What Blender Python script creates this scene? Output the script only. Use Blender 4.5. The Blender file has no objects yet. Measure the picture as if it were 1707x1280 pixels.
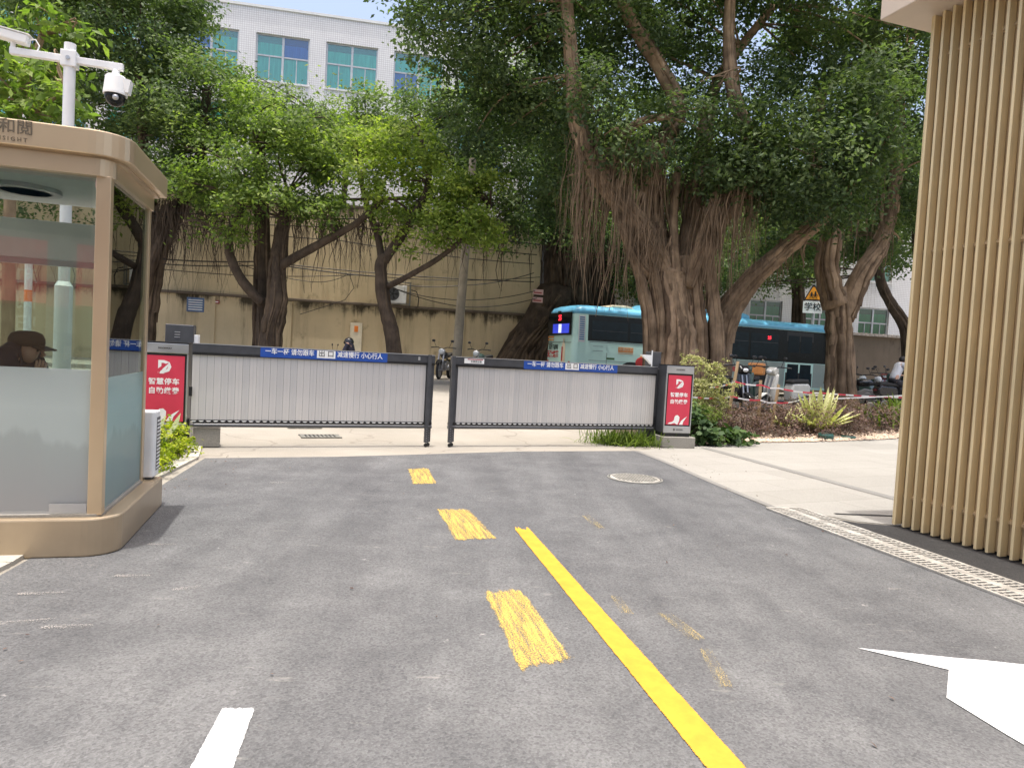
import bpy, bmesh, math, random
import numpy as np
from mathutils import Vector, Matrix

# ------------------------------------------------------------------ camera, sky, sun, exposure
S = bpy.context.scene
COL = S.collection
R = math.radians
PITCH, ROLL, EYE, FPX = R(2.5), R(3.15), 1.45, 1150.0
cam = bpy.data.cameras.new('camera')
cam.sensor_fit = 'HORIZONTAL'; cam.sensor_width = 36.0; cam.lens = 36.0 * FPX / 1707.0
cam.clip_start = 0.05; cam.clip_end = 900
camo = bpy.data.objects.new('camera', cam); COL.objects.link(camo)
FW = Vector((0, math.cos(PITCH), -math.sin(PITCH))); U0 = Vector((0, math.sin(PITCH), math.cos(PITCH))); R0 = Vector((1, 0, 0))
RT = R0 * math.cos(ROLL) + U0 * math.sin(ROLL); UP = -R0 * math.sin(ROLL) + U0 * math.cos(ROLL)
M = Matrix((RT, UP, -FW)).transposed().to_4x4(); M.translation = (0, 0, EYE)
camo.matrix_world = M
S.camera = camo

SUN_EL, SUN_H = R(84.5), Vector((-0.5, -0.87, 0)).normalized()
w = bpy.data.worlds.new('World'); S.world = w; w.use_nodes = True
wn = w.node_tree.nodes; wl = w.node_tree.links
sky = wn.new('ShaderNodeTexSky'); sky.sky_type = 'NISHITA'; sky.sun_disc = False
sky.sun_elevation = SUN_EL; sky.sun_rotation = math.atan2(SUN_H.x, SUN_H.y); sky.air_density = 1.0; sky.dust_density = 7.0; sky.ozone_density = 0.4
wl.new(sky.outputs[0], wn['Background'].inputs[0]); wn['Background'].inputs[1].default_value = 0.15
sl = bpy.data.lights.new('sun', 'SUN'); sl.energy = 2.0; sl.angle = R(0.6); sl.color = (1, .96, .9)
so = bpy.data.objects.new('sun', sl); COL.objects.link(so)
sd = SUN_H * math.cos(SUN_EL) + Vector((0, 0, math.sin(SUN_EL)))
so.rotation_euler = sd.to_track_quat('Z', 'Y').to_euler(); so.location = (0, 0, 40)
S.view_settings.view_transform = 'Standard'; S.view_settings.look = 'None'; S.view_settings.gamma = 1
S.view_settings.exposure = 1.12
S.render.engine = 'CYCLES'
S.cycles.max_bounces = 8; S.cycles.transparent_max_bounces = 16; S.cycles.transmission_bounces = 6
S.cycles.diffuse_bounces = 4; S.cycles.glossy_bounces = 4
S.cycles.use_denoising = True
S.cycles.sample_clamp_indirect = 6

def at(px, py, Y):                      # the point at depth Y that the photograph's pixel looks at
    d = FW + RT * ((px - 853.5) / FPX) + UP * ((640 - py) / FPX)
    k = Y / d.y
    return Vector((d.x * k, Y, EYE + d.z * k))

def h(x, y):                            # the ground: flat drive, then a short ramp up to the street
    t = min(max((y - .19 * x - 12.5) / 4, 0), 1)
    return .35 * t * t * (3 - 2 * t)

# ------------------------------------------------------------------ helpers
def tag(o, label=None, cat=None, group=None, kind=None):
    if label: o['label'] = label
    if cat: o['category'] = cat
    if group: o['group'] = group
    if kind: o['kind'] = kind
    return o

def empty(name, loc, rz=0, label=None, cat=None, group=None):
    o = bpy.data.objects.new(name, None); COL.objects.link(o)
    o.location = loc; o.rotation_euler = (0, 0, rz); o.empty_display_size = .2
    return tag(o, label, cat, group)

class MB:
    def __init__(s): s.v = []; s.f = []
    def add(s, vs, fs):
        b = len(s.v); s.v += [tuple(v) for v in vs]; s.f += [tuple(i + b for i in f) for f in fs]; return s
    def box(s, x0, x1, y0, y1, z0, z1):
        return s.add([(x0,y0,z0),(x1,y0,z0),(x1,y1,z0),(x0,y1,z0),(x0,y0,z1),(x1,y0,z1),(x1,y1,z1),(x0,y1,z1)],
                     [(0,3,2,1),(4,5,6,7),(0,1,5,4),(1,2,6,5),(2,3,7,6),(3,0,4,7)])
    def bar(s, a, b, w, t):             # a square bar between two points
        a = Vector(a); b = Vector(b); d = (b - a).normalized()
        u = d.cross(Vector((0, 0, 1)));
        if u.length < 1e-3: u = Vector((1, 0, 0))
        u.normalize(); n = u.cross(d)
        vs = [p + u * (w / 2) * i + n * (t / 2) * j for p in (a, b) for i, j in ((-1,-1),(1,-1),(1,1),(-1,1))]
        return s.add(vs, [(0,1,2,3),(7,6,5,4),(0,4,5,1),(1,5,6,2),(2,6,7,3),(3,7,4,0)])
    def prism(s, poly, z0, z1):
        n = len(poly)
        return s.add([(x, y, z0) for x, y in poly] + [(x, y, z1) for x, y in poly],
                     [tuple(range(n - 1, -1, -1)), tuple(range(n, 2 * n))] + [(i, (i + 1) % n, n + (i + 1) % n, n + i) for i in range(n)])
    def vprism(s, poly, y0, y1):        # a profile in x,z pushed along y
        n = len(poly)
        return s.add([(x, y0, z) for x, z in poly] + [(x, y1, z) for x, z in poly],
                     [tuple(range(n)), tuple(range(2 * n - 1, n - 1, -1))] + [(n + i, n + (i + 1) % n, (i + 1) % n, i) for i in range(n)])
    def tube(s, pts, rad, n=8, flute=0, phase=0.0, cap=True):
        pts = [Vector(p) for p in pts]
        if not hasattr(rad, '__len__'): rad = [rad] * len(pts)
        u = None; vs = []
        for i, p in enumerate(pts):
            d = (pts[min(i + 1, len(pts) - 1)] - pts[max(i - 1, 0)])
            d = d.normalized() if d.length > 1e-9 else Vector((0, 0, 1))
            if u is None:
                u = d.cross(Vector((.31, .95, .05))); u.normalize()
            u = (u - d * u.dot(d)); u.normalize(); q = d.cross(u)
            for k in range(n):
                a = 2 * math.pi * k / n
                r = rad[i] * (1 + flute * (math.sin(3 * a + phase + i * .35) * .6 + math.sin(7 * a - i * .5 + phase * 2) * .4)) if flute else rad[i]
                vs.append(p + (u * math.cos(a) + q * math.sin(a)) * r)
        m = len(pts)
        fs = [(i * n + k, i * n + (k + 1) % n, (i + 1) * n + (k + 1) % n, (i + 1) * n + k) for i in range(m - 1) for k in range(n)]
        if cap: fs += [tuple(range(n - 1, -1, -1)), tuple(range((m - 1) * n, m * n))]
        return s.add(vs, fs)
    def lathe(s, prof, n=16, c=(0, 0, 0), ax='z'):
        vs = []
        for r, z in prof:
            for k in range(n):
                a = 2 * math.pi * k / n; x, y = r * math.cos(a), r * math.sin(a)
                if ax == 'z': p = (x, y, z)
                elif ax == 'y': p = (x, z, y)
                else: p = (z, x, y)
                vs.append((p[0] + c[0], p[1] + c[1], p[2] + c[2]))
        m = len(prof)
        fs = [(i * n + k, i * n + (k + 1) % n, (i + 1) * n + (k + 1) % n, (i + 1) * n + k) for i in range(m - 1) for k in range(n)]
        fs += [tuple(range(n - 1, -1, -1)), tuple(range((m - 1) * n, m * n))]
        return s.add(vs, fs)
    def ball(s, c, r, n=12, m=8):
        r = r if hasattr(r, '__len__') else (r, r, r)
        pr = [(max(math.sin(math.pi * i / m), 1e-3), -math.cos(math.pi * i / m)) for i in range(m + 1)]
        b = len(s.v); s.lathe(pr, n)
        for i in range(b, len(s.v)):
            v = s.v[i]; s.v[i] = (v[0] * r[0] + c[0], v[1] * r[1] + c[1], v[2] * r[2] + c[2])
        return s
    def mesh(s, name, org=None, smooth=False):
        me = bpy.data.meshes.new(name)
        v = s.v if org is None else [(a - org[0], b - org[1], c - org[2]) for a, b, c in s.v]
        me.from_pydata(v, [], s.f)
        bm = bmesh.new(); bm.from_mesh(me); bmesh.ops.recalc_face_normals(bm, faces=bm.faces); bm.to_mesh(me); bm.free()
        if smooth: me.polygons.foreach_set('use_smooth', [True] * len(me.polygons))
        return me
    def build(s, name, mt, parent=None, org=None, smooth=False, bevel=0, loc=None, rot=None):
        me = s.mesh(name, org, smooth); me.materials.append(mt)
        return link(name, me, parent, bevel, loc, rot)

def link(name, me, parent=None, bevel=0, loc=None, rot=None):
    o = bpy.data.objects.new(name, me); COL.objects.link(o)
    if parent is not None: o.parent = parent
    if loc is not None: o.location = loc
    if rot is not None: o.rotation_euler = rot
    if bevel:
        b = o.modifiers.new('bevel', 'BEVEL'); b.width = bevel; b.segments = 2; b.limit_method = 'ANGLE'; b.angle_limit = R(40)
    return o

def rrect(x0, x1, y0, y1, r, n=6, corners=(1, 1, 1, 1)):     # rounded rectangle, corners from lower left anticlockwise
    out = []
    for (cx, cy, a0, px, py), on in zip(((x0+r, y0+r, 180, x0, y0), (x1-r, y0+r, 270, x1, y0), (x1-r, y1-r, 0, x1, y1), (x0+r, y1-r, 90, x0, y1)), corners):
        if on: out += [(cx + r * math.cos(R(a0 + 90 * i / n)), cy + r * math.sin(R(a0 + 90 * i / n))) for i in range(n + 1)]
        else: out.append((px, py))
    return out

def copy_tree(o, parent=None):
    c = o.copy(); COL.objects.link(c); c.parent = parent
    for ch in list(o.children): copy_tree(ch, c)
    return c

def sheet(name, poly, off, mt, step=.5, kind='structure', follow=True):
    """a ground sheet: the polygon cut on a fixed grid and laid on the terrain"""
    bm = bmesh.new(); bm.faces.new([bm.verts.new((x, y, 0)) for x, y in poly])
    if follow:
        for ax, no in ((0, (1, 0, 0)), (1, (0, 1, 0))):
            lo, hi = min(p[ax] for p in poly), max(p[ax] for p in poly)
            k = math.ceil(lo / step + 1e-6)
            while k * step < hi - 1e-6:
                co = [0, 0, 0]; co[ax] = k * step
                bmesh.ops.bisect_plane(bm, geom=bm.verts[:] + bm.edges[:] + bm.faces[:], plane_co=co, plane_no=no); k += 1
    bmesh.ops.triangulate(bm, faces=bm.faces[:])
    bmesh.ops.recalc_face_normals(bm, faces=bm.faces[:])
    for v in bm.verts: v.co.z = h(v.co.x, v.co.y) + off
    for f in bm.faces:
        if f.normal.z < 0: f.normal_flip()
    me = bpy.data.meshes.new(name); bm.to_mesh(me); bm.free(); me.materials.append(mt)
    return tag(link(name, me), kind=kind)

def text(name, s, size, mt, parent, loc, rot=(math.pi / 2, 0, 0), bold=0, ext=.001, align='CENTER', spacing=1.0, sx=1.0):
    cu = bpy.data.curves.new('t', 'FONT'); cu.body = s; cu.size = size; cu.align_x = align; cu.align_y = 'CENTER'
    cu.extrude = ext; cu.offset = bold; cu.resolution_u = 2; cu.space_character = spacing
    to = bpy.data.objects.new('t', cu); COL.objects.link(to)
    dg = bpy.context.evaluated_depsgraph_get()
    me = bpy.data.meshes.new_from_object(to.evaluated_get(dg))
    bpy.data.objects.remove(to); bpy.data.curves.remove(cu)
    me.name = name; me.materials.clear(); me.materials.append(mt)
    if sx != 1.0:
        for v in me.vertices: v.co.x *= sx
    return link(name, me, parent, 0, loc, rot)

# ------------------------------------------------------------------ materials
MT = {}
def nodes(name):
    m = bpy.data.materials.new(name); m.use_nodes = True
    return m, m.node_tree.nodes, m.node_tree.links, m.node_tree.nodes['Principled BSDF']

def coords(nt, ln, scale=(1, 1, 1), kind='Object'):
    tc = nt.new('ShaderNodeTexCoord'); mp = nt.new('ShaderNodeMapping'); mp.inputs['Scale'].default_value = scale
    ln.new(tc.outputs[kind], mp.inputs[0]); return mp.outputs[0]

def noise(nt, ln, vec, sc, det=4, rough=.55):
    n = nt.new('ShaderNodeTexNoise'); n.inputs['Scale'].default_value = sc; n.inputs['Detail'].default_value = det; n.inputs['Roughness'].default_value = rough
    ln.new(vec, n.inputs['Vector']); return n.outputs['Fac']

def ramp(nt, ln, fac, stops):
    r = nt.new('ShaderNodeValToRGB')
    e = r.color_ramp.elements
    while len(e) < len(stops): e.new(.5)
    for i, (p, c) in enumerate(stops):
        e[i].position = p; e[i].color = (*c, 1) if len(c) == 3 else c
    ln.new(fac, r.inputs[0]); return r.outputs[0]

def mix(nt, ln, fac, a, b, mode='MIX'):
    m = nt.new('ShaderNodeMix'); m.data_type = 'RGBA'; m.blend_type = mode
    for sock, v in ((m.inputs[0], fac), (m.inputs[6], a), (m.inputs[7], b)):
        if isinstance(v, (int, float)): sock.default_value = v
        elif isinstance(v, tuple): sock.default_value = (*v, 1)
        else: ln.new(v, sock)
    return m.outputs[2]

def bump(nt, ln, bsdf, hgt, strength=.3, dist=.01):
    b = nt.new('ShaderNodeBump'); b.inputs['Strength'].default_value = strength; b.inputs['Distance'].default_value = dist
    ln.new(hgt, b.inputs['Height']); ln.new(b.outputs[0], bsdf.inputs['Normal'])

def plain(name, col, rough=.5, metal=0.0, var=.12, sc=6.0, bmp=0.0, emit=0, spec=.5, stretch=(1, 1, 1), coat=0, rnd=0):
    """paint, metal, plastic: a base colour with slight uneven wear"""
    m, nt, ln, b = nodes(name)
    v = coords(nt, ln, stretch); f = noise(nt, ln, v, sc, 5)
    lo = tuple(c * (1 - var) for c in col); hi = tuple(min(c * (1 + var), 1) for c in col)
    ln.new(ramp(nt, ln, f, [(.3, lo), (.7, hi)]), b.inputs['Base Color'])
    rr = nt.new('ShaderNodeMapRange'); rr.inputs[3].default_value = max(rough - .08, .02); rr.inputs[4].default_value = min(rough + .1, 1)
    ln.new(f, rr.inputs[0]); ln.new(rr.outputs[0], b.inputs['Roughness'])
    if rnd:
        oi = nt.new('ShaderNodeObjectInfo'); rv = ramp(nt, ln, oi.outputs['Random'], [(0, (1 - rnd,) * 3), (1, (1, 1 - rnd * .15, 1 - rnd * .3))])
        src = b.inputs['Base Color'].links[0].from_socket; ln.new(mix(nt, ln, 1.0, src, rv, 'MULTIPLY'), b.inputs['Base Color'])
    b.inputs['Metallic'].default_value = metal; b.inputs['Specular IOR Level'].default_value = spec
    if coat: b.inputs['Coat Weight'].default_value = coat; b.inputs['Coat Roughness'].default_value = .08
    if bmp: bump(nt, ln, b, noise(nt, ln, v, sc * 6, 3), bmp, .01)
    if emit: b.inputs['Emission Color'].default_value = (*col, 1); b.inputs['Emission Strength'].default_value = emit
    MT[name] = m; return m

def nmap(nt, ln, s, a, b):
    r = nt.new('ShaderNodeMapRange'); r.inputs[1].default_value = a; r.inputs[2].default_value = b; ln.new(s, r.inputs[0]); return r.outputs[0]

def mat_asphalt(name, base, dust):
    m, nt, ln, b = nodes(name)
    v = coords(nt, ln)
    big = noise(nt, ln, v, .45, 5, .6); mid = noise(nt, ln, v, 2.3, 6, .65); fine = noise(nt, ln, v, 140, 3, .7)
    st = noise(nt, ln, coords(nt, ln, (2.6, .35, 1)), 1.1, 5, .6)
    c = ramp(nt, ln, big, [(.3, base), (.68, dust)])
    c = mix(nt, ln, .5, c, ramp(nt, ln, mid, [(.3, tuple(x * .78 for x in base)), (.72, tuple(x * 1.12 for x in dust))]))
    c = mix(nt, ln, .3, c, ramp(nt, ln, st, [(.35, tuple(x * .8 for x in base)), (.7, dust)]))
    vo = nt.new('ShaderNodeTexVoronoi'); vo.inputs['Scale'].default_value = 95; ln.new(v, vo.inputs['Vector'])
    c = mix(nt, ln, .5, c, ramp(nt, ln, vo.outputs['Color'], [(.1, (.35, .35, .35)), (.5, (.85, .85, .84)), (.95, (1.2, 1.2, 1.19))]), 'MULTIPLY')
    c = mix(nt, ln, .5, c, ramp(nt, ln, fine, [(.3, (.35, .35, .35)), (.65, (1, 1, 1))]), 'MULTIPLY')
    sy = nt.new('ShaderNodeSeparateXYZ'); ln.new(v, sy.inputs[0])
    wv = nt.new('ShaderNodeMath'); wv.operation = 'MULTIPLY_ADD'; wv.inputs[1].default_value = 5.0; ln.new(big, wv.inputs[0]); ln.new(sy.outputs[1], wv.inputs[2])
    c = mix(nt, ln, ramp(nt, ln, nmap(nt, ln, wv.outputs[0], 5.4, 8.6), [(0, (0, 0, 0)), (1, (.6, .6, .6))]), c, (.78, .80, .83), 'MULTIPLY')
    # wheel tracks worn along the two lanes, wandering a little
    tx = nt.new('ShaderNodeMath'); tx.operation = 'MULTIPLY_ADD'; tx.inputs[1].default_value = .22; ln.new(sy.outputs[1], tx.inputs[0]); ln.new(sy.outputs[0], tx.inputs[2])
    t2 = nt.new('ShaderNodeMath'); t2.operation = 'MULTIPLY_ADD'; t2.inputs[1].default_value = .7; ln.new(mid, t2.inputs[0]); ln.new(tx.outputs[0], t2.inputs[2])
    t3 = nt.new('ShaderNodeMath'); t3.operation = 'SINE'; t4 = nt.new('ShaderNodeMath'); t4.operation = 'MULTIPLY'; t4.inputs[1].default_value = 4.1; ln.new(t2.outputs[0], t4.inputs[0]); ln.new(t4.outputs[0], t3.inputs[0])
    c = mix(nt, ln, ramp(nt, ln, nmap(nt, ln, t3.outputs[0], .1, 1), [(0, (0, 0, 0)), (1, (.5, .5, .5))]), c, (.80, .80, .81), 'MULTIPLY')
    # pale scuffs and specks of dried cement
    sc = noise(nt, ln, coords(nt, ln, (1.2, 5, 1)), 2.1, 6, .7); sp = noise(nt, ln, v, 9, 6, .7)
    c = mix(nt, ln, ramp(nt, ln, sc, [(.63, (0, 0, 0)), (.75, (.5, .5, .5))]), c, (.34, .32, .285))
    c = mix(nt, ln, ramp(nt, ln, sp, [(.66, (0, 0, 0)), (.74, (.6, .6, .6))]), c, (.40, .385, .36))
    ln.new(c, b.inputs['Base Color']); b.inputs['Roughness'].default_value = .88; b.inputs['Specular IOR Level'].default_value = .3
    bump(nt, ln, b, vo.outputs['Distance'], .5, .006)
    MT[name] = m; return m

def mat_concrete(name, lo, hi, sc=1.0, stain=(.2, .18, .15), joints=None, cracks=True):
    m, nt, ln, b = nodes(name)
    v = coords(nt, ln)
    c = ramp(nt, ln, noise(nt, ln, v, .6 * sc, 6, .6), [(.3, lo), (.7, hi)])
    c = mix(nt, ln, .35, c, ramp(nt, ln, noise(nt, ln, v, 60, 3), [(.3, tuple(x * .6 for x in lo)), (.7, hi)]))
    c = mix(nt, ln, ramp(nt, ln, noise(nt, ln, v, 1.7 * sc, 6, .7), [(.58, (0, 0, 0)), (.75, (.5, .5, .5))]), c, stain)
    if cracks:
        vo = nt.new('ShaderNodeTexVoronoi'); vo.feature = 'DISTANCE_TO_EDGE'; vo.inputs['Scale'].default_value = .45
        dv = nt.new('ShaderNodeVectorMath'); dv.operation = 'ADD'; nn = nt.new('ShaderNodeTexNoise'); nn.inputs['Scale'].default_value = 1.3
        ln.new(v, nn.inputs['Vector']); ln.new(v, dv.inputs[0]); ln.new(nn.outputs['Color'], dv.inputs[1]); ln.new(dv.outputs[0], vo.inputs['Vector'])
        c = mix(nt, ln, ramp(nt, ln, vo.outputs['Distance'], [(.004, (.55, .55, .55)), (.012, (0, 0, 0))]), c, (.16, .14, .12))
    if joints:
        br = nt.new('ShaderNodeTexBrick'); br.inputs['Scale'].default_value = 1; br.inputs['Brick Width'].default_value = joints[0]; br.inputs['Row Height'].default_value = joints[1]
        br.inputs['Mortar Size'].default_value = .006; br.inputs['Color1'].default_value = (1, 1, 1, 1); br.inputs['Color2'].default_value = (.86, .86, .85, 1); br.inputs['Mortar'].default_value = (.62, .6, .57, 1)
        mp = nt.new('ShaderNodeMapping'); mp.inputs['Rotation'].default_value = (0, 0, joints[2]); ln.new(v, mp.inputs[0]); ln.new(mp.outputs[0], br.inputs['Vector'])
        c = mix(nt, ln, .8, c, br.outputs['Color'], 'MULTIPLY')
    ln.new(c, b.inputs['Base Color']); b.inputs['Roughness'].default_value = .85; b.inputs['Specular IOR Level'].default_value = .3
    bump(nt, ln, b, noise(nt, ln, v, 45, 4), .25, .006)
    MT[name] = m; return m

def mat_paint(name, col, cover, streak):
    """road paint worn through: the gaps are real transparency, the asphalt shows through"""
    m, nt, ln, b = nodes(name)
    v = coords(nt, ln, (1, 1, 1)); f = noise(nt, ln, v, 120, 5, .75)
    ln.new(ramp(nt, ln, noise(nt, ln, v, 9, 6, .7), [(.3, tuple(c * .72 for c in col)), (.7, col)]), b.inputs['Base Color'])
    b.inputs['Roughness'].default_value = .7
    if cover < 1:
        s2 = noise(nt, ln, coords(nt, ln, (16, 1.2, 1)), streak, 4, .6)
        mm = nt.new('ShaderNodeMath'); mm.operation = 'MULTIPLY_ADD'; mm.inputs[1].default_value = .70; ln.new(f, mm.inputs[0])
        m2 = nt.new('ShaderNodeMath'); m2.operation = 'MULTIPLY'; m2.inputs[1].default_value = .30; ln.new(s2, m2.inputs[0]); ln.new(m2.outputs[0], mm.inputs[2])
        # thinner towards the ragged rim of the patch (distance is stored on the mesh)
        ga = nt.new('ShaderNodeAttribute'); ga.attribute_name = 'rim'
        m3 = nt.new('ShaderNodeMath'); m3.operation = 'MULTIPLY_ADD'; m3.inputs[1].default_value = .34; ln.new(ga.outputs['Fac'], m3.inputs[0]); ln.new(mm.outputs[0], m3.inputs[2])
        al = ramp(nt, ln, m3.outputs[0], [(cover - .035, (0, 0, 0)), (cover + .035, (1, 1, 1))])
        ln.new(al, b.inputs['Alpha'])
    MT[name] = m; return m

def mat_leaf(name, dark, mid, light, trans=.35, rough=.58, tsc=.8):
    m, nt, ln, b = nodes(name)
    a = nt.new('ShaderNodeAttribute'); a.attribute_name = 'tint'
    v = coords(nt, ln); f = noise(nt, ln, v, tsc, 3)
    ad = nt.new('ShaderNodeMath'); ad.operation = 'MULTIPLY_ADD'; ad.inputs[1].default_value = .45; ln.new(f, ad.inputs[0])
    m1 = nt.new('ShaderNodeMath'); m1.operation = 'MULTIPLY'; m1.inputs[1].default_value = .6; ln.new(a.outputs['Fac'], m1.inputs[0]); ln.new(m1.outputs[0], ad.inputs[2])
    c = ramp(nt, ln, ad.outputs[0], [(.15, dark), (.5, mid), (.85, light)])
    ln.new(c, b.inputs['Base Color']); b.inputs['Roughness'].default_value = rough; b.inputs['Specular IOR Level'].default_value = .22
    tr = nt.new('ShaderNodeBsdfTranslucent'); ln.new(mix(nt, ln, 1.0, c, (1.25, 1.5, .55), 'MULTIPLY'), tr.inputs[0])
    mx = nt.new('ShaderNodeMixShader'); mx.inputs[0].default_value = trans
    ln.new(b.outputs[0], mx.inputs[1]); ln.new(tr.outputs[0], mx.inputs[2]); ln.new(mx.outputs[0], nt['Material Output'].inputs[0])
    MT[name] = m; return m

def mat_bark(name, lo, hi, grain=(9, 9, 1.3), tinted=False):
    m, nt, ln, b = nodes(name)
    v = coords(nt, ln, grain); g = noise(nt, ln, v, 1.6, 6, .65); s = noise(nt, ln, coords(nt, ln), 2.4, 5)
    c = mix(nt, ln, .6, ramp(nt, ln, g, [(.3, lo), (.7, hi)]), ramp(nt, ln, s, [(.3, tuple(x * .7 for x in lo)), (.72, tuple(min(x * 1.15, 1) for x in hi))]))
    if tinted:                          # each root has a tone of its own
        ta = nt.new('ShaderNodeAttribute'); ta.attribute_name = 'tint'
        c = mix(nt, ln, 1.0, c, ramp(nt, ln, ta.outputs['Fac'], [(0, (.42, .38, .36)), (.55, (.85, .82, .78)), (1, (1.25, 1.2, 1.15))]), 'MULTIPLY')
    ln.new(c, b.inputs['Base Color']); b.inputs['Roughness'].default_value = .9; b.inputs['Specular IOR Level'].default_value = .2
    bump(nt, ln, b, g, .7, .04)
    MT[name] = m; return m

def mat_glass(name, tint, refl):
    m, nt, ln, b = nodes(name); nt.remove(b)
    t = nt.new('ShaderNodeBsdfTransparent'); t.inputs[0].default_value = (*tint, 1)
    g = nt.new('ShaderNodeBsdfGlossy'); g.inputs['Roughness'].default_value = .01; g.inputs[0].default_value = (.95, 1, .98, 1)
    fr = nt.new('ShaderNodeFresnel'); fr.inputs[0].default_value = 1.5
    ad = nt.new('ShaderNodeMath'); ad.operation = 'ADD'; ad.use_clamp = True; ad.inputs[1].default_value = refl; ln.new(fr.outputs[0], ad.inputs[0])
    mx = nt.new('ShaderNodeMixShader'); ln.new(ad.outputs[0], mx.inputs[0]); ln.new(t.outputs[0], mx.inputs[1]); ln.new(g.outputs[0], mx.inputs[2])
    ln.new(mx.outputs[0], nt['Material Output'].inputs[0]); MT[name] = m; return m

def mat_frost(name, col, see, gloss):
    """frosted film: scatters most of the light, lets a little through, glossy outside"""
    m, nt, ln, b = nodes(name)
    v = coords(nt, ln)
    # the printed landscape: pale sky, grey ridges
    sx = nt.new('ShaderNodeSeparateXYZ'); ln.new(v, sx.inputs[0])
    n1 = noise(nt, ln, coords(nt, ln, (1.6, 1.6, .2)), 1.2, 5, .6)
    rg = nt.new('ShaderNodeMath'); rg.operation = 'MULTIPLY_ADD'; rg.inputs[1].default_value = .9; rg.inputs[2].default_value = .32; ln.new(n1, rg.inputs[0])
    lt = nt.new('ShaderNodeMath'); lt.operation = 'SUBTRACT'; ln.new(rg.outputs[0], lt.inputs[0]); ln.new(sx.outputs[2], lt.inputs[1])
    c = ramp(nt, ln, lt.outputs[0], [(.0, col), (.05, tuple(x * .86 for x in col)), (.5, tuple(x * y for x, y in zip(col, (.84, .78, .8))))])
    ln.new(c, b.inputs['Base Color']); b.inputs['Roughness'].default_value = gloss
    tr = nt.new('ShaderNodeBsdfTranslucent'); ln.new(c, tr.inputs[0])
    t = nt.new('ShaderNodeBsdfTransparent')
    m1 = nt.new('ShaderNodeMixShader'); m1.inputs[0].default_value = .5; ln.new(b.outputs[0], m1.inputs[1]); ln.new(tr.outputs[0], m1.inputs[2])
    m2 = nt.new('ShaderNodeMixShader'); fd = nt.new('ShaderNodeMapRange'); fd.inputs[1].default_value = .95; fd.inputs[2].default_value = 1.2; fd.inputs[3].default_value = see; fd.inputs[4].default_value = see + .3; ln.new(sx.outputs[2], fd.inputs[0]); ln.new(fd.outputs[0], m2.inputs[0]); ln.new(m1.outputs[0], m2.inputs[1]); ln.new(t.outputs[0], m2.inputs[2])
    ln.new(m2.outputs[0], nt['Material Output'].inputs[0]); MT[name] = m; return m

def mat_wall(name, col, seam, dark=(.035, .03, .022)):
    """old rendered wall: cream paint, black mould running down from its ledges, bare patches"""
    m, nt, ln, b = nodes(name)
    v = coords(nt, ln); sx = nt.new('ShaderNodeSeparateXYZ'); ln.new(v, sx.inputs[0])
    c = ramp(nt, ln, noise(nt, ln, v, .8, 6, .6), [(.3, tuple(x * .82 for x in col)), (.7, col)])
    drip = noise(nt, ln, coords(nt, ln, (1.7, 1, .16)), 1.3, 7, .72); blot = noise(nt, ln, v, .9, 6, .7)
    c = mix(nt, ln, ramp(nt, ln, drip, [(.50, (0, 0, 0)), (.70, (.6, .6, .6))]), c, tuple(x * .5 for x in col))
    for z0, width in seam:
        d = nt.new('ShaderNodeMath'); d.operation = 'SUBTRACT'; d.inputs[0].default_value = z0; ln.new(sx.outputs[2], d.inputs[1])
        mr = nt.new('ShaderNodeMapRange'); mr.inputs[1].default_value = 0; mr.inputs[2].default_value = width; mr.inputs[3].default_value = .42; mr.inputs[4].default_value = 0; ln.new(d.outputs[0], mr.inputs[0])
        gt = nt.new('ShaderNodeMath'); gt.operation = 'GREATER_THAN'; gt.inputs[1].default_value = -.02; ln.new(d.outputs[0], gt.inputs[0])
        mu = nt.new('ShaderNodeMath'); mu.operation = 'MULTIPLY'; ln.new(mr.outputs[0], mu.inputs[0]); ln.new(gt.outputs[0], mu.inputs[1])
        mb_ = nt.new('ShaderNodeMath'); mb_.operation = 'MULTIPLY'; ln.new(mu.outputs[0], mb_.inputs[0]); ln.new(nmap(nt, ln, blot, .3, .62), mb_.inputs[1]); su = nt.new('ShaderNodeMath'); su.operation = 'ADD'; ln.new(mb_.outputs[0], su.inputs[0]); ln.new(drip, su.inputs[1])
        c = mix(nt, ln, ramp(nt, ln, su.outputs[0], [(.61, (0, 0, 0)), (.80, (.9, .9, .9))]), c, dark)
    c = mix(nt, ln, ramp(nt, ln, blot, [(.60, (0, 0, 0)), (.70, (.8, .8, .8))]), c, tuple(x * .38 for x in col))
    ln.new(c, b.inputs['Base Color']); b.inputs['Roughness'].default_value = .9; b.inputs['Specular IOR Level'].default_value = .2
    bump(nt, ln, b, noise(nt, ln, v, 14, 5), .2, .02)
    MT[name] = m; return m

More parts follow.
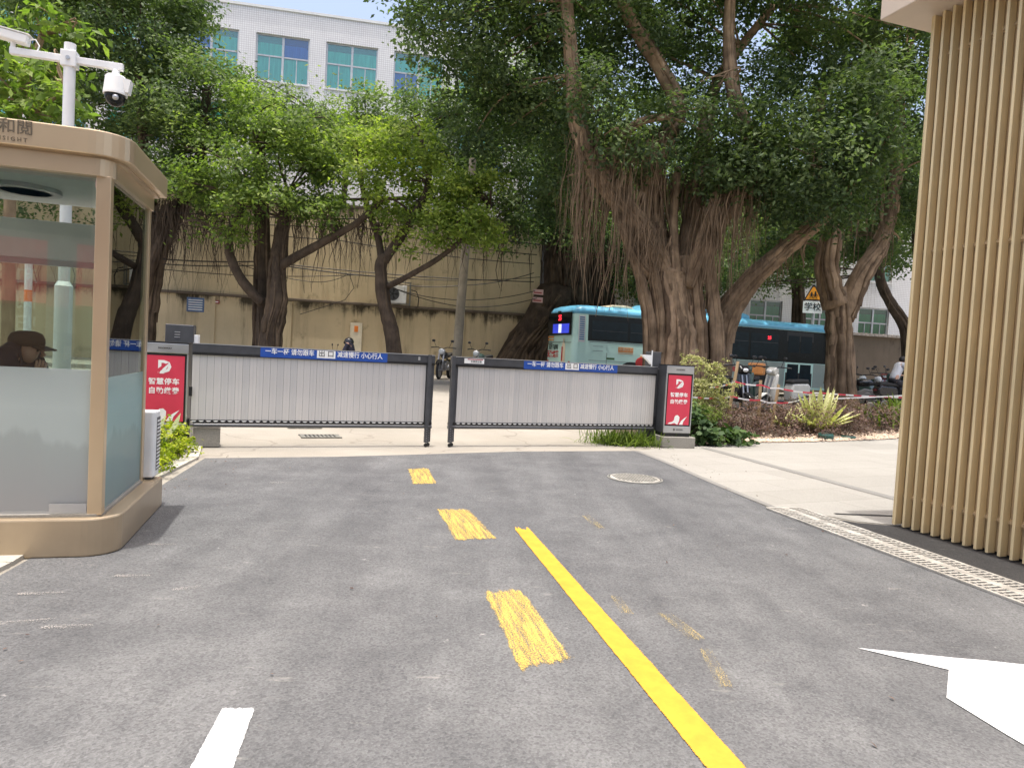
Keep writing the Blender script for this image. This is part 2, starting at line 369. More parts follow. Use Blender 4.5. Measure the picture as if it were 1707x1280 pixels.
def mat_tiles(name, col, joint, tw):
    m, nt, ln, b = nodes(name)
    v = coords(nt, ln); sp = nt.new('ShaderNodeSeparateXYZ'); ln.new(v, sp.inputs[0]); cb = nt.new('ShaderNodeCombineXYZ'); ln.new(sp.outputs[0], cb.inputs[0]); ln.new(sp.outputs[2], cb.inputs[1])
    br = nt.new('ShaderNodeTexBrick'); br.offset = 0; br.inputs['Scale'].default_value = 1; br.inputs['Brick Width'].default_value = tw; br.inputs['Row Height'].default_value = tw
    br.inputs['Mortar Size'].default_value = tw * .11; br.inputs['Color1'].default_value = (*col, 1); br.inputs['Color2'].default_value = (*[c * .93 for c in col], 1); br.inputs['Mortar'].default_value = (*joint, 1)
    ln.new(cb.outputs[0], br.inputs['Vector'])
    c = mix(nt, ln, .25, br.outputs['Color'], ramp(nt, ln, noise(nt, ln, v, .7, 5), [(.35, tuple(x * .75 for x in col)), (.65, col)]))
    ln.new(c, b.inputs['Base Color']); b.inputs['Roughness'].default_value = .35
    MT[name] = m; return m

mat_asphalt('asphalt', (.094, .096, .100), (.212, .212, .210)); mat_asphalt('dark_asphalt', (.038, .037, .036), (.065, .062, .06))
mat_concrete('concrete', (.235, .218, .182), (.34, .315, .272)); mat_concrete('granite', (.265, .255, .23), (.325, .315, .285), 1.0, (.22, .21, .19), (1.2, .6, R(-25)), False)
mat_concrete('granite_band', (.17, .165, .153), (.225, .22, .203), 2, (.14, .135, .125), None, False); mat_concrete('kerb', (.36, .34, .29), (.5, .47, .41), 3, (.2, .18, .15), None, False)
mat_concrete('soil', (.06, .045, .032), (.13, .10, .075), 3, (.2, .16, .1), None, False)
mat_concrete('plinth', (.25, .24, .21), (.36, .34, .3), 3, (.14, .13, .11), None, False)
mat_paint('yellow_paint', (.60, .31, .022), .66, 1.2); mat_paint('yellow_worn', (.62, .42, .09), .832, 2.2); mat_paint('yellow_faint', (.46, .35, .13), .895, 2.2); mat_paint('white_paint', (.64, .65, .64), .39, 1.2); mat_paint('white_dash', (.64, .65, .64), .70, 1.2)
mat_paint('white_smear', (.36, .34, .315), .875, 1.4)
mat_leaf('leaf_banyan', (.04, .062, .032), (.085, .125, .056), (.18, .23, .085), .42)
mat_leaf('leaf_street', (.045, .075, .028), (.12, .175, .05), (.30, .37, .085), .46)
mat_leaf('leaf_bright', (.07, .105, .03), (.18, .245, .055), (.42, .46, .11), .48)
mat_leaf('leaf_back', (.045, .072, .036), (.10, .145, .066), (.22, .275, .10), .44)
mat_leaf('leaf_big', (.06, .10, .025), (.14, .21, .045), (.30, .36, .10), .45)
mat_leaf('leaf_hedge', (.06, .10, .008), (.20, .26, .012), (.42, .44, .03), .35)
mat_leaf('leaf_red', (.05, .03, .028), (.11, .065, .055), (.19, .13, .105), .25, tsc=3)
mat_leaf('leaf_creeper', (.022, .045, .018), (.045, .085, .03), (.11, .17, .05), .25)
mat_leaf('leaf_variegated', (.10, .12, .04), (.3, .3, .13), (.55, .52, .28), .3)
mat_leaf('leaf_grass', (.035, .06, .008), (.09, .14, .02), (.2, .26, .05), .3)
mat_leaf('leaf_yucca', (.2, .24, .06), (.5, .5, .22), (.7, .68, .4), .2)
mat_leaf('leaf_calathea', (.05, .10, .035), (.16, .22, .09), (.45, .46, .3), .3, tsc=14)
mat_bark('bark', (.13, .085, .053), (.42, .30, .19)); mat_bark('bark_rope', (.10, .07, .047), (.40, .295, .20), tinted=True); mat_bark('rope_dark', (.04, .03, .022), (.16, .12, .085), tinted=True); mat_bark('bark_dark', (.03, .022, .017), (.11, .082, .06)); mat_bark('root_hair', (.085, .058, .036), (.30, .21, .135), (14, 14, .8))
mat_bark('stake_wood', (.3, .2, .11), (.55, .4, .24))
mat_glass('window_pane', (.55, .97, .92), .10); mat_glass('window_pane_blue', (.35, .62, .95), .10); mat_glass('glass', (.92, .94, .92), .065); mat_glass('glass_side', (.80, .90, .85), .06); mat_glass('dome', (.25, .26, .3), .05)
mat_frost('frost', (.68, .73, .70), .08, .22); mat_frost('frost_side', (.60, .80, .79), .34, .25)
mat_wall('wall_paint', (.64, .52, .33), [(2.62, .55)]); mat_wall('wall_upper', (.67, .555, .355), [(6.3, .5)])
mat_wall('dark_wall', (.16, .13, .10), [(3.2, .4)])
mat_tiles('white_tile', (.88, .88, .87), (.56, .52, .53), .1)
P = plain
P('champagne', (.57, .44, .285), .30, .5, .05, 2); P('champagne_dark', (.43, .34, .23), .34, .4, .1, 3); P('white_metal', (.74, .75, .75), .35, .1, .05); P('white_plastic', (.78, .79, .78), .45, 0, .05)
P('anthracite', (.075, .078, .085), .45, .3, .15); P('black', (.012, .012, .013), .4, 0, .2); P('silver', (.5, .51, .52), .35, .75, .08); P('slat_grey', (.66, .65, .63), .45, .2, .07, 1.5, stretch=(4, 4, .5), rnd=.12)
P('red_poster', (.55, .04, .075), .35, 0, .1, 3, emit=.06); P('white_print', (.85, .85, .82), .5, 0, .03); P('blue_sign', (.015, .075, .36), .35, 0, .1); P('dark_print', (.05, .045, .04), .5); P('bronze_print', (.13, .105, .07), .5, .2)
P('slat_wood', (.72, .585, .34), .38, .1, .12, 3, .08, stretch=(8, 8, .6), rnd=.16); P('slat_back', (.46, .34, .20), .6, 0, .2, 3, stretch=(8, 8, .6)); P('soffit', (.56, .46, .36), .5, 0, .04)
P('bus_mint', (.60, .88, .80), .3, 0, .05, 1.2, coat=.4); P('bus_blue', (.17, .54, .80), .3, 0, .06, 1.5, coat=.4); P('bus_glass', (.008, .010, .012), .08, 0, .2, 2, spec=.3); P('bus_grey', (.30, .36, .33), .35, 0, .08, 2); P('louvre_blue', (.03, .19, .42), .4)
P('led_red', (1, .03, .05), .4, emit=.8); P('led_blue', (.05, .08, .9), .3, .0, .5, 2, emit=.22); P('led_white', (.8, .85, 1), .3, emit=.35); P('ad_red', (.5, .03, .03), .4); P('ad_orange', (.75, .30, .08), .4); P('ad_green', (.05, .16, .05), .4); P('ad_black', (.02, .025, .02), .4); P('ad_cream', (.7, .62, .46), .4)
P('tyre', (.018, .018, .018), .8, 0, .3); P('rim', (.35, .35, .36), .35, .8); P('cable', (.012, .011, .010), .6); P('utility_concrete', (.25, .22, .17), .85, 0, .2, 4, .3)
P('curtain_green', (.06, .38, .19), .8, 0, .25, 4, stretch=(5, 5, .3)); P('window_glass', (.10, .34, .32), .08, 0, .15, 1, spec=.7); P('window_glass_blue', (.05, .16, .33), .08, 0, .2, 1, spec=.7); P('window_dark', (.012, .022, .03), .08, 0, .2, spec=.25); P('alu', (.55, .56, .56), .4, .5); P('curtain_pale', (.42, .70, .62), .7, 0, .2, 3, stretch=(5, 5, .3))
P('sign_orange', (.85, .33, .02), .45); P('moto_black', (.012, .012, .014), .25, 0, .2, coat=.4); P('moto_red', (.13, .012, .015), .25, 0, .15, coat=.5); P('moto_white', (.6, .59, .53), .3, 0, .08, coat=.4); P('moto_silver', (.35, .34, .33), .3, .6); P('moto_green', (.05, .09, .075), .3, 0, .1, coat=.4); P('seat_vinyl', (.02, .019, .018), .6); P('headlight', (.7, .72, .72), .1)
P('skin', (.60, .36, .26), .5, 0, .1, 8); P('cap_brown', (.06, .04, .03), .85, 0, .15, 20); P('cloth_navy', (.025, .024, .04), .9, 0, .2, 10); P('cloth_white', (.66, .68, .72), .85, 0, .06, 6); P('hair', (.012, .010, .010), .6); P('trousers', (.03, .03, .035), .9)
P('tape_white', (.75, .73, .7), .5); P('tape_red', (.6, .04, .07), .5); P('lamp_green', (.02, .075, .06), .4); P('pebble', (.58, .45, .34), .8, 0, .35, 9); P('steel_worn', (.42, .40, .36), .5, .35, .35, 8); P('pit', (.012, .011, .010), .9); P('iron', (.20, .20, .18), .6, .3, .3, 20, .3)
P('notice_blue', (.10, .16, .28), .6, 0, .2, 10); P('notice_red', (.35, .05, .05), .6); P('mural_red', (.62, .10, .11), .5, 0, .2, 1); P('mural_orange', (.16, .085, .05), .5, 0, .2, 1); P('roof_tile', (.30, .27, .24), .7, 0, .2, 6); P('building_dark', (.1, .1, .1), .8); P('sticker_orange', (.75, .2, .02), .5); P('card_pink', (.6, .38, .33), .6)

# ------------------------------------------------------------------ the ground
def ground_sheet():
    xs = sorted(set([-400, -200, -100, -60, -40, -30] + [i * .5 for i in range(-44, 61)] + [40, 60, 100, 200, 400]))
    ys = sorted(set([-300, -150, -60, -30, -15, -8, -4, 0, 4] + [i * .5 for i in range(12, 64)] + [36, 45, 60, 100, 200, 500]))
    m = MB(); nx = len(xs)
    m.add([(x, y, h(x, y)) for y in ys for x in xs], [(j * nx + i, j * nx + i + 1, (j + 1) * nx + i + 1, (j + 1) * nx + i) for j in range(len(ys) - 1) for i in range(nx - 1)])
    return tag(m.build('ground', MT['concrete'], smooth=True), kind='structure')
ground_sheet()
DRIVE = [(-3.62, 8.2), (-3.3, 6.51), (-2.91, 3.95), (-2.4, .5), (-2.0, -9), (6.0, -9), (4.15, 2.0), (3.42, 4.44), (2.75, 7.02), (2.54, 8.17), (2.23, 10.09), (2.02, 11.03), (.11, 10.22), (-1.21, 9.42), (-2.21, 8.84)]
sheet('driveway', DRIVE, .004, MT['asphalt'], follow=False)
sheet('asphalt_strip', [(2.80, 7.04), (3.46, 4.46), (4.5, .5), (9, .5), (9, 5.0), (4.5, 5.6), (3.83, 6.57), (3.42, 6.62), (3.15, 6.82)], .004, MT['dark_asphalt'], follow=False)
sheet('plaza_paving', [(2.10, 11.05), (2.31, 10.1), (2.63, 8.17), (2.84, 7.10), (3.18, 6.90), (3.44, 6.66), (3.85, 6.60), (9.5, 5.2), (17, 10), (17, 18.6), (8.8, 15.27), (4.75, 13.2), (3.16, 11.95), (2.5, 11.5)], .006, MT['granite'])
sheet('paving_edge', [(2.02, 11.03), (2.23, 10.09), (2.54, 8.17), (2.76, 7.06), (2.84, 7.10), (2.63, 8.17), (2.31, 10.1), (2.10, 11.05)], .007, MT['granite_band'], follow=False)
def strip(a, b, w, name, mt, off):
    a = Vector((*a, 0)); b = Vector((*b, 0)); n = Vector((-(b - a).y, (b - a).x, 0)).normalized() * w / 2
    return sheet(name, [((a - n).x, (a - n).y), ((b - n).x, (b - n).y), ((b + n).x, (b + n).y), ((a + n).x, (a + n).y)], off, mt)
strip((3.40, 11.9), (4.75, 7.3), .17, 'paving_band', MT['granite_band'], .011)
strip((3.35, 6.96), (5.4, 7.12), .05, 'paving_line', MT['dark_asphalt'], .011)  # narrow dark line laid across the near end of the paving
BED = [(1.5, 11.95), (2.35, 12.05), (3.16, 12.0), (4.75, 13.23), (8.8, 15.3), (15, 18.1), (15, 20.5), (3.2, 17.2), (1.9, 13.2)]
sheet('planting_bed', BED, .02, MT['soil'])
sheet('planting_bed_west', [(-3.5, 6.6), (-3.78, 8.3), (-4.0, 9.0), (-7.5, 9.0), (-7.5, 6.0), (-4.2, 5.9)], .02, MT['soil'], follow=False)
k = MB()
for a, b in (((-3.36, 6.0), (-3.66, 8.1)), ((-3.66, 8.1), (-4.02, 9.0)), ((-2.2, -6.0), (-2.96, 4.1)), ((-2.96, 4.1), (-3.36, 6.0))):
    k.bar((a[0] - .09, a[1], .005), (b[0] - .09, b[1], .005), .18, .05)
tag(k.build('kerb', MT['kerb']), kind='structure')
# far pavement in front of the cream wall
sw = MB(); sw.prism([(-30, 16.6), (-.3, 22.2), (-.6, 27.6), (-30, 22.1)], .30, .48)
tag(sw.build('pavement', MT['concrete'], bevel=.02), kind='structure')

# ------------------------------------------------------------------ paint on the drive
def patch(name, quad, mt, nu=14, nv=30, label=None, rag=.05, seed=1, rk=(8, 10)):
    a, b, c, d = [Vector((*q, 0)) for q in quad]           # far left, far right, near right, near left
    ctr = (a + b + c + d) / 4; dr = ((a + b) - (c + d)); ang = math.atan2(dr.y, dr.x) - math.pi / 2
    rot = Matrix.Rotation(-ang, 4, 'Z'); rn = random.Random(seed)
    ja = [rn.uniform(-1, 1) * rag for _ in range(nv + 1)]; jb = [rn.uniform(-1, 1) * rag for _ in range(nv + 1)]; jt = [rn.uniform(-.6, 1) * rag for _ in range(nu + 1)]; jn = [rn.uniform(-.6, 1) * rag for _ in range(nu + 1)]
    vs, rim = [], []
    for j in range(nv + 1):
        for i in range(nu + 1):
            u, v = i / nu, j / nv
            u2 = u + (1 - u) * ja[j] * .5 - u * jb[j] * .5; v2 = v + (1 - v) * jt[i] * .5 - v * jn[i] * .5
            p = (a * (1 - u2) + b * u2) * (1 - v2) + (d * (1 - u2) + c * u2) * v2
            q = rot @ (p - ctr); vs.append((q.x, q.y, 0)); rim.append(min(1, min(u, 1 - u) * rk[0], min(v, 1 - v) * rk[1]))
    fs = [(j * (nu + 1) + i, (j + 1) * (nu + 1) + i, (j + 1) * (nu + 1) + i + 1, j * (nu + 1) + i + 1) for j in range(nv) for i in range(nu)]
    me = bpy.data.meshes.new(name); me.from_pydata(vs, [], fs); me.materials.append(mt)
    at_ = me.attributes.new('rim', 'FLOAT', 'POINT'); at_.data.foreach_set('value', rim)
    o = link(name, me, loc=(ctr.x, ctr.y, .009), rot=(0, 0, ang)); o['kind'] = 'structure'
    return o
def flat(name, poly, mt, z=.009):
    m = MB(); m.add([(x, y, z) for x, y in poly], [tuple(range(len(poly)))]); return tag(m.build(name, mt), kind='structure')
patch('yellow_line', [(.075, 5.69), (.205, 5.72), (1.215, 1.1), (1.045, 1.1)], MT['yellow_paint'], 12, 160, rag=.03, seed=9, rk=(26, 200))
patch('white_dash', [(-1.065, 2.645), (-.935, 2.655), (-.815, 2.0), (-.975, 2.0)], MT['white_dash'], 16, 40, rag=.02, seed=12, rk=(30, 60))
flat('white_arrow', [(1.89, 3.57), (2.24, 3.36), (2.04, 3.06), (2.10, 2.76), (2.25, 2.2), (2.9, 2.2), (3.0, 2.9), (2.72, 3.47), (2.51, 3.5), (2.36, 3.51)], MT['white_paint'])
patch('yellow_patch', [(-1.24, 8.28), (-.95, 8.45), (-.70, 7.33), (-1.0, 7.17)], MT['yellow_worn'], seed=1)
patch('yellow_patch', [(-.69, 6.30), (-.33, 6.38), (.02, 5.25), (-.38, 5.08)], MT['yellow_worn'], seed=2)
patch('yellow_patch', [(-.15, 4.2), (.13, 4.3), (.42, 3.2), (.10, 2.96)], MT['yellow_worn'], seed=3)
patch('yellow_trace', [(.68, 6.3), (.78, 6.35), (.88, 5.8), (.78, 5.75)], MT['yellow_faint'], seed=4)
patch('yellow_trace', [(.88, 3.95), (1.0, 3.95), (1.12, 3.55), (1.0, 3.5)], MT['yellow_faint'], seed=5)
patch('yellow_trace', [(.66, 4.2), (.74, 4.2), (.78, 3.85), (.68, 3.85)], MT['yellow_faint'], seed=6)
patch('yellow_trace', [(1.02, 3.5), (1.1, 3.5), (1.08, 3.0), (.98, 3.0)], MT['yellow_faint'], seed=7)
for i, (x, y, l, a) in enumerate([(-2.3, 7.0, .3, 80), (-2.35, 4.7, .25, 85), (-2.5, 3.7, .3, 80), (-2.4, 3.3, .5, 70), (-2.1, 3.3, .3, 80), (-1.8, 3.9, .2, 60), (-2.2, 4.05, .25, 85)]):
    d = Vector((math.sin(R(a)), math.cos(R(a)))) * l / 2; n = Vector((d.y, -d.x)).normalized() * .035
    patch('cement_smear', [(x + d.x - n.x, y + d.y - n.y), (x + d.x + n.x, y + d.y + n.y), (x - d.x + n.x, y - d.y + n.y), (x - d.x - n.x, y - d.y - n.y)], MT['white_smear'], 6, 14, seed=20 + i)

# manhole and drains set in the road
mh = empty('manhole_cover', (1.57, 8.42, .006), .2, 'round grey iron manhole cover set in the asphalt drive', 'manhole')
MB().lathe([(.34, 0), (.34, .006), (.315, .008), (.315, 0)], 40).build('frame_ring', MT['iron'], mh)
lid = MB().lathe([(.305, 0), (.305, .008), (.29, .010), (.001, .010)], 40).build('lid', MT['steel_worn'], mh)
b = MB()
for i in range(-7, 8):
    for j in range(-7, 8):
        x, y = i * .04, j * .04
        if x * x + y * y < .27 ** 2: b.box(x - .011, x + .011, y - .011, y + .011, .010, .015)
b.build('tread_studs', MT['iron'], lid)
def gully(loc, rz, nb, w, l, label):
    g = empty('storm_drain', loc, rz, label, 'drain')
    MB().box(-l / 2, l / 2, -w / 2, w / 2, -.02, .004).build('pit', MT['pit'], g)
    f = MB()
    for s in (-1, 1): f.box(-l / 2 - .03, l / 2 + .03, s * w / 2 - .02, s * w / 2 + .02, 0, .016); f.box(s * l / 2 - .02, s * l / 2 + .02, -w / 2, w / 2, 0, .014)
    f.build('frame', MT['iron'], g)
    me = MB().box(-.016, .016, -w / 2 + .022, w / 2 - .022, .0045, .013).mesh('bar'); me.materials.append(MT['iron'])
    for i in range(nb): link('bar', me, g, loc=(-l / 2 + l * (i + .5) / nb, 0, 0))
gully((-2.93, 10.66, .004), .42, 9, .32, .55, 'nearer rusty storm drain grate in the concrete before the left barrier leaf')
gully((-3.5, 11.7, .004), .42, 8, .3, .5, 'farther storm drain grate half seen under the left barrier leaf')

dg_ = empty('channel_drain', (3.44, 5.0, .006), math.atan2(-.965, .262), 'long pale grated channel drain beside the slatted wall', 'drain')
L0, L1, W = -2.15, 4.0, .40
MB().box(L0, L1, -W / 2, W / 2, -.03, .003).build('channel', MT['pit'], dg_)
f = MB()
for y in (-W / 2, W / 2): f.box(L0, L1, y - .016, y + .016, .001, .016)
f.box(L0, L1, -.045, .045, .001, .0155); f.box(L0 - .02, L0 + .02, -W / 2, W / 2, .001, .0165)
for y in (-.135, .135): f.box(L0 + .02, L1, y - .006, y + .006, .001, .0135)
f.build('frame', MT['steel_worn'], dg_)
for sd_ in (-1, 1):
    me = MB().box(-.012, .012, min(sd_ * .046, sd_ * (W / 2 - .017)), max(sd_ * .046, sd_ * (W / 2 - .017)), .0035, .0145).mesh('grate_bar'); me.materials.append(MT['steel_worn'])
    n = int((L1 - L0) / .052)
    for i in range(n): link('grate_bar', me, dg_, loc=(L0 + .045 + i * .052, 0, 0), rot=(0, 0, 0))

# ------------------------------------------------------------------ guard kiosk
KX, KY, KR = -2.50, 4.40, R(16.5)
K = empty('guard_kiosk', (KX, KY, 0), KR, 'champagne metal and glass guard kiosk with rounded roof at left', 'kiosk')
KL = -2.35
base = MB().prism(rrect(KL, 0, 0, 1.47, .20, 8, (1, 1, 0, 0)), 0.004, .25).build('base', MT['champagne_dark'], K, bevel=.012)
MB().prism(rrect(KL + .06, -.10, .055, 1.26, .05, 4), .251, .268).build('floor_slab', MT['plinth'], K)
MB().prism(rrect(KL, 0, 0, 1.28, .22, 8, (1, 1, 0, 0)), 2.545, 2.70).build('roof_fascia', MT['champagne'], K, bevel=.008)
MB().prism(rrect(KL + .05, -.05, .05, 1.25, .18, 8, (1, 1, 0, 0)), 2.53, 2.55).build('roof_recess', MT['champagne_dark'], K)
lin = MB()
lin.prism(rrect(KL + .04, -.085, .04, 1.235, .10, 6, (1, 1, 0, 0)), 2.425, 2.531); lin.build('lintel', MT['champagne'], K)
for x0, y0, x1, y1 in ((-.185, .06, -.10, .13), (-.15, 1.16, -.10, 1.23), (KL + .06, .06, KL + .14, .13), (KL + .06, 1.18, KL + .14, 1.23)):
    MB().box(x0, x1, y0, y1, .262, 2.43).build('corner_post', MT['champagne'], K, bevel=.004)
MB().box(-.98, -.945, .075, .115, .262, 2.43).build('door_stile', MT['silver'], K)
MB().box(-.19, -.14, .068, .073, 2.355, 2.40).build('hinge_plate', MT['card_pink'], K)
MB().box(-.40, -.188, .062, .070, .275, .335).build('hinge_plate', MT['silver'], K)
def pane(name, x0, x1, y0, y1, z0, z1, mt): return MB().box(x0, x1, y0, y1, z0, z1).build(name, MT[mt], K)
FZ = 1.20
for a, b in ((-.945, -.188), (KL + .142, -.982)):
    pane('front_glass', a, b, .092, .098, FZ, 2.424, 'glass'); pane('frosted_film', a, b, .088, .098, .285, FZ - .002, 'frost')
pane('side_glass', -.122, -.116, .132, 1.158, FZ - .05, 2.424, 'glass_side'); pane('frosted_film', -.122, -.112, .132, 1.158, .285, FZ - .052, 'frost_side')
pane('back_glass', KL + .142, -.152, 1.21, 1.216, 1.13, 1.93, 'glass_side'); pane('frosted_film', KL + .142, -.152, 1.206, 1.216, .285, 1.128, 'frost')
pane('side_glass', KL + .09, KL + .096, .132, 1.178, FZ, 2.424, 'glass_side'); pane('frosted_film', KL + .088, KL + .098, .132, 1.178, .285, FZ - .002, 'frost')
MB().box(-.115, -.105, .132, 1.158, .262, .284).box(KL + .142, -.188, .085, .1, .262, .284).build('glass_shoe', MT['silver'], K)
MB().box(KL + .12, -.16, 1.13, 1.205, 1.975, 2.26).build('back_beam', MT['white_plastic'], K, bevel=.006)
MB().lathe([(.034, 0), (.034, .012), (.028, .016), (.001, .016)], 24, (-.25, 1.128, 2.10), 'y').build('speaker_disc', MT['anthracite'], K)
MB().box(KL + .12, -.16, 1.19, 1.22, 1.93, 1.974).build('back_rail', MT['silver'], K)
MB().box(KL + .10, -.15, .12, 1.2, 2.40, 2.424).build('ceiling', MT['white_plastic'], K)
MB().lathe([(.21, 2.37), (.21, 2.399), (.15, 2.399), (.15, 2.37)], 32, (-.75, .6, 0)).build('ceiling_lamp', MT['silver'], K)
MB().box(KL + .2, -.3, .80, 1.15, 1.0, 1.03).box(KL + .25, KL + .3, .85, 1.1, .27, 1.0).box(-.4, -.35, .85, 1.1, .27, 1.0).build('desk', MT['white_plastic'], K)
MB().lathe([(.17, .62), (.19, .65), (.19, .70), (.001, .71)], 20, (-1.28, .62, 0)).lathe([(.03, .27), (.03, .62)], 10, (-1.28, .62, 0)).lathe([(.2, .268), (.2, .285), (.03, .30)], 16, (-1.28, .62, 0)).build('stool', MT['seat_vinyl'], K)
text('lettering', '和閲', .092, MT['bronze_print'], K, (-.605, -.002, 2.648), bold=.0006)
text('lettering', 'INSIGHT', .034, MT['bronze_print'], K, (-.635, -.002, 2.578), spacing=1.5)

# air conditioner standing on the back of the kiosk base
AC = empty('air_conditioner', (KX + math.cos(KR) * -.235 - math.sin(KR) * 1.38, KY + math.sin(KR) * -.235 + math.cos(KR) * 1.40, .25), KR, 'white outdoor air conditioner unit standing on the kiosk base', 'air conditioner')
MB().prism(rrect(-.19, .19, -.09, .13, .035, 5), .02, .56).build('casing', MT['white_plastic'], AC, bevel=.008)
MB().box(.186, .194, -.02, .10, .07, .51).build('side_grille', MT['anthracite'], AC)
for i in range(14): MB().box(.192, .198, -.02, .10, .085 + i * .03, .095 + i * .03).build('louvre', MT['white_plastic'], AC)
MB().box(-.17, -.12, -.08, .12, 0.003, .02).box(.12, .17, -.08, .12, 0.003, .02).build('foot', MT['anthracite'], AC)

# mast with two cameras
mast = empty('camera_mast', (-4.12, 6.3, 0), R(16.5), 'white steel mast with a crossarm rising behind the guard kiosk', 'mast')
MB().tube([(0, 0, 0), (0, 0, 1.84)], .072, 20).tube([(0, 0, 1.84), (0, 0, 1.88)], [.072, .05], 20).tube([(0, 0, 1.88), (0, 0, 4.0)], .047, 20).build('pole', MT['white_metal'], mast, smooth=False)
MB().lathe([(.16, 0.004), (.16, .02), (.08, .022)], 20).build('base_plate', MT['white_metal'], mast)
MB().box(-.46, -.06, -.025, .025, 3.83, 3.89).box(.06, .43, -.025, .025, 3.83, 3.89).build('crossarm', MT['white_metal'], mast, bevel=.004)
MB().box(-.062, .062, -.055, .055, 3.79, 3.93).build('arm_clamp', MT['white_metal'], mast, bevel=.006)
MB().lathe([(.018, -.064), (.018, -.055)], 14, (0, 0, 3.86), 'y').build('bolt', MT['silver'], mast)
def kloc(o, x, y, z):
    return o.matrix_basis @ Vector((x, y, z)) if False else Vector((o.location.x + math.cos(o.rotation_euler.z) * x - math.sin(o.rotation_euler.z) * y, o.location.y + math.sin(o.rotation_euler.z) * x + math.cos(o.rotation_euler.z) * y, z))
c1 = empty('bullet_camera', kloc(mast, -.44, 0, 3.89), R(16.5), 'white box surveillance camera on the left end of the mast crossarm', 'camera')
MB().lathe([(.02, 0), (.02, .07)], 12).build('bracket', MT['white_plastic'], c1)
hb = MB().box(-.16, .11, -.05, .05, .05, .13).build('housing', MT['white_plastic'], c1, bevel=.012); hb.rotation_euler = (0, R(8), 0)
hv = MB().box(-.19, .12, -.056, .056, .132, .140).build('sun_shield', MT['white_plastic'], c1); hv.rotation_euler = (0, R(8), 0)
MB().tube([(.1, 0, .08), (.17, 0, .10), (.2, 0, .05), (.18, 0, -.03)], .006, 6).build('cable', MT['white_plastic'], c1)
c2 = empty('dome_camera', kloc(mast, .37, 0, 3.83), R(16.5), 'white dome surveillance camera hanging from the right of the mast crossarm', 'camera')
MB().lathe([(.03, 0), (.034, -.05), (.045, -.06)], 16).build('neck', MT['white_plastic'], c2)
MB().lathe([(.075, -.055), (.085, -.065), (.10, -.21), (.10, -.225), (.088, -.225)], 28).build('housing', MT['white_plastic'], c2, smooth=False)
MB().add([(.06, -.05, -.075), (.06, .05, -.075), (.135, .05, -.085), (.135, -.05, -.085), (.09, -.05, -.2), (.09, .05, -.2), (.115, .05, -.2), (.115, -.05, -.2)], [(0,1,2,3), (4,7,6,5), (3,2,6,7), (0,3,7,4), (1,5,6,2), (0,4,5,1)]).build('sun_shield', MT['white_plastic'], c2)
MB().lathe([(.088, -.226), (.087, -.25), (.07, -.295), (.04, -.32), (.001, -.328)], 28).build('dome', MT['bus_glass'], c2, smooth=True)
MB().ball((.02, -.072, -.262), .028).build('lens', MT['silver'], c2, smooth=True)
pp = empty('marker_post', (-5.15, 7.3, 0), 0, 'thin pale post with an orange sticker seen through the kiosk glass', 'post')
MB().tube([(0, 0, 0), (0, 0, 2.15)], .035, 14).build('post', MT['white_metal'], pp); MB().tube([(0, 0, 1.72), (0, 0, 1.84)], .0365, 14).build('sticker', MT['sticker_orange'], pp)

# red hoarding behind the photographer: it is what the kiosk glass mirrors
for x0, x1, nm, tx in ((-5.0, -3.2, 'wider', '和閲归家'), (-2.7, -.6, 'narrower', '禾下')):
    mu = empty('red_hoarding', ((x0 + x1) / 2, -7.2, 0), math.pi, 'red hoarding with white calligraphy mirrored in the kiosk glass, the %s one' % ('left' if nm == 'wider' else 'right'), 'hoarding')
    ww = (x1 - x0) / 2
    MB().box(-ww, ww, 0, .08, .02, 3.2).build('board', MT['mural_red'], mu); MB().box(-ww, ww, -.006, -.001, .05, 1.95).build('lower_print', MT['mural_orange'], mu)
    for i, ch in enumerate(tx): text('calligraphy', ch, .42, MT['white_print'], mu, (.15, -.008, 2.55 - i * .52), bold=.006)
    MB().box(-ww, -ww + .08, .08, .16, 0, 3.2).box(ww - .08, ww, .08, .16, 0, 3.2).build('frame', MT['anthracite'], mu)

RBd = empty('mirror_backdrop', (0, -9.5, 0), math.pi, 'grey building face added behind the hoardings to darken the mirrored view in the kiosk glass', 'building')  # added out of view so the kiosk glass mirrors dark instead of sky
MB().box(-9, 9, 0, 1, 0, 8).build('wall', MT['plinth'], RBd)
for i in range(-2, 3):
    for z in (3.6, 6.0): MB().box(i * 3.4 - 1, i * 3.4 + 1, -.03, -.001, z, z + 1.8).build('window', MT['window_dark'], RBd)

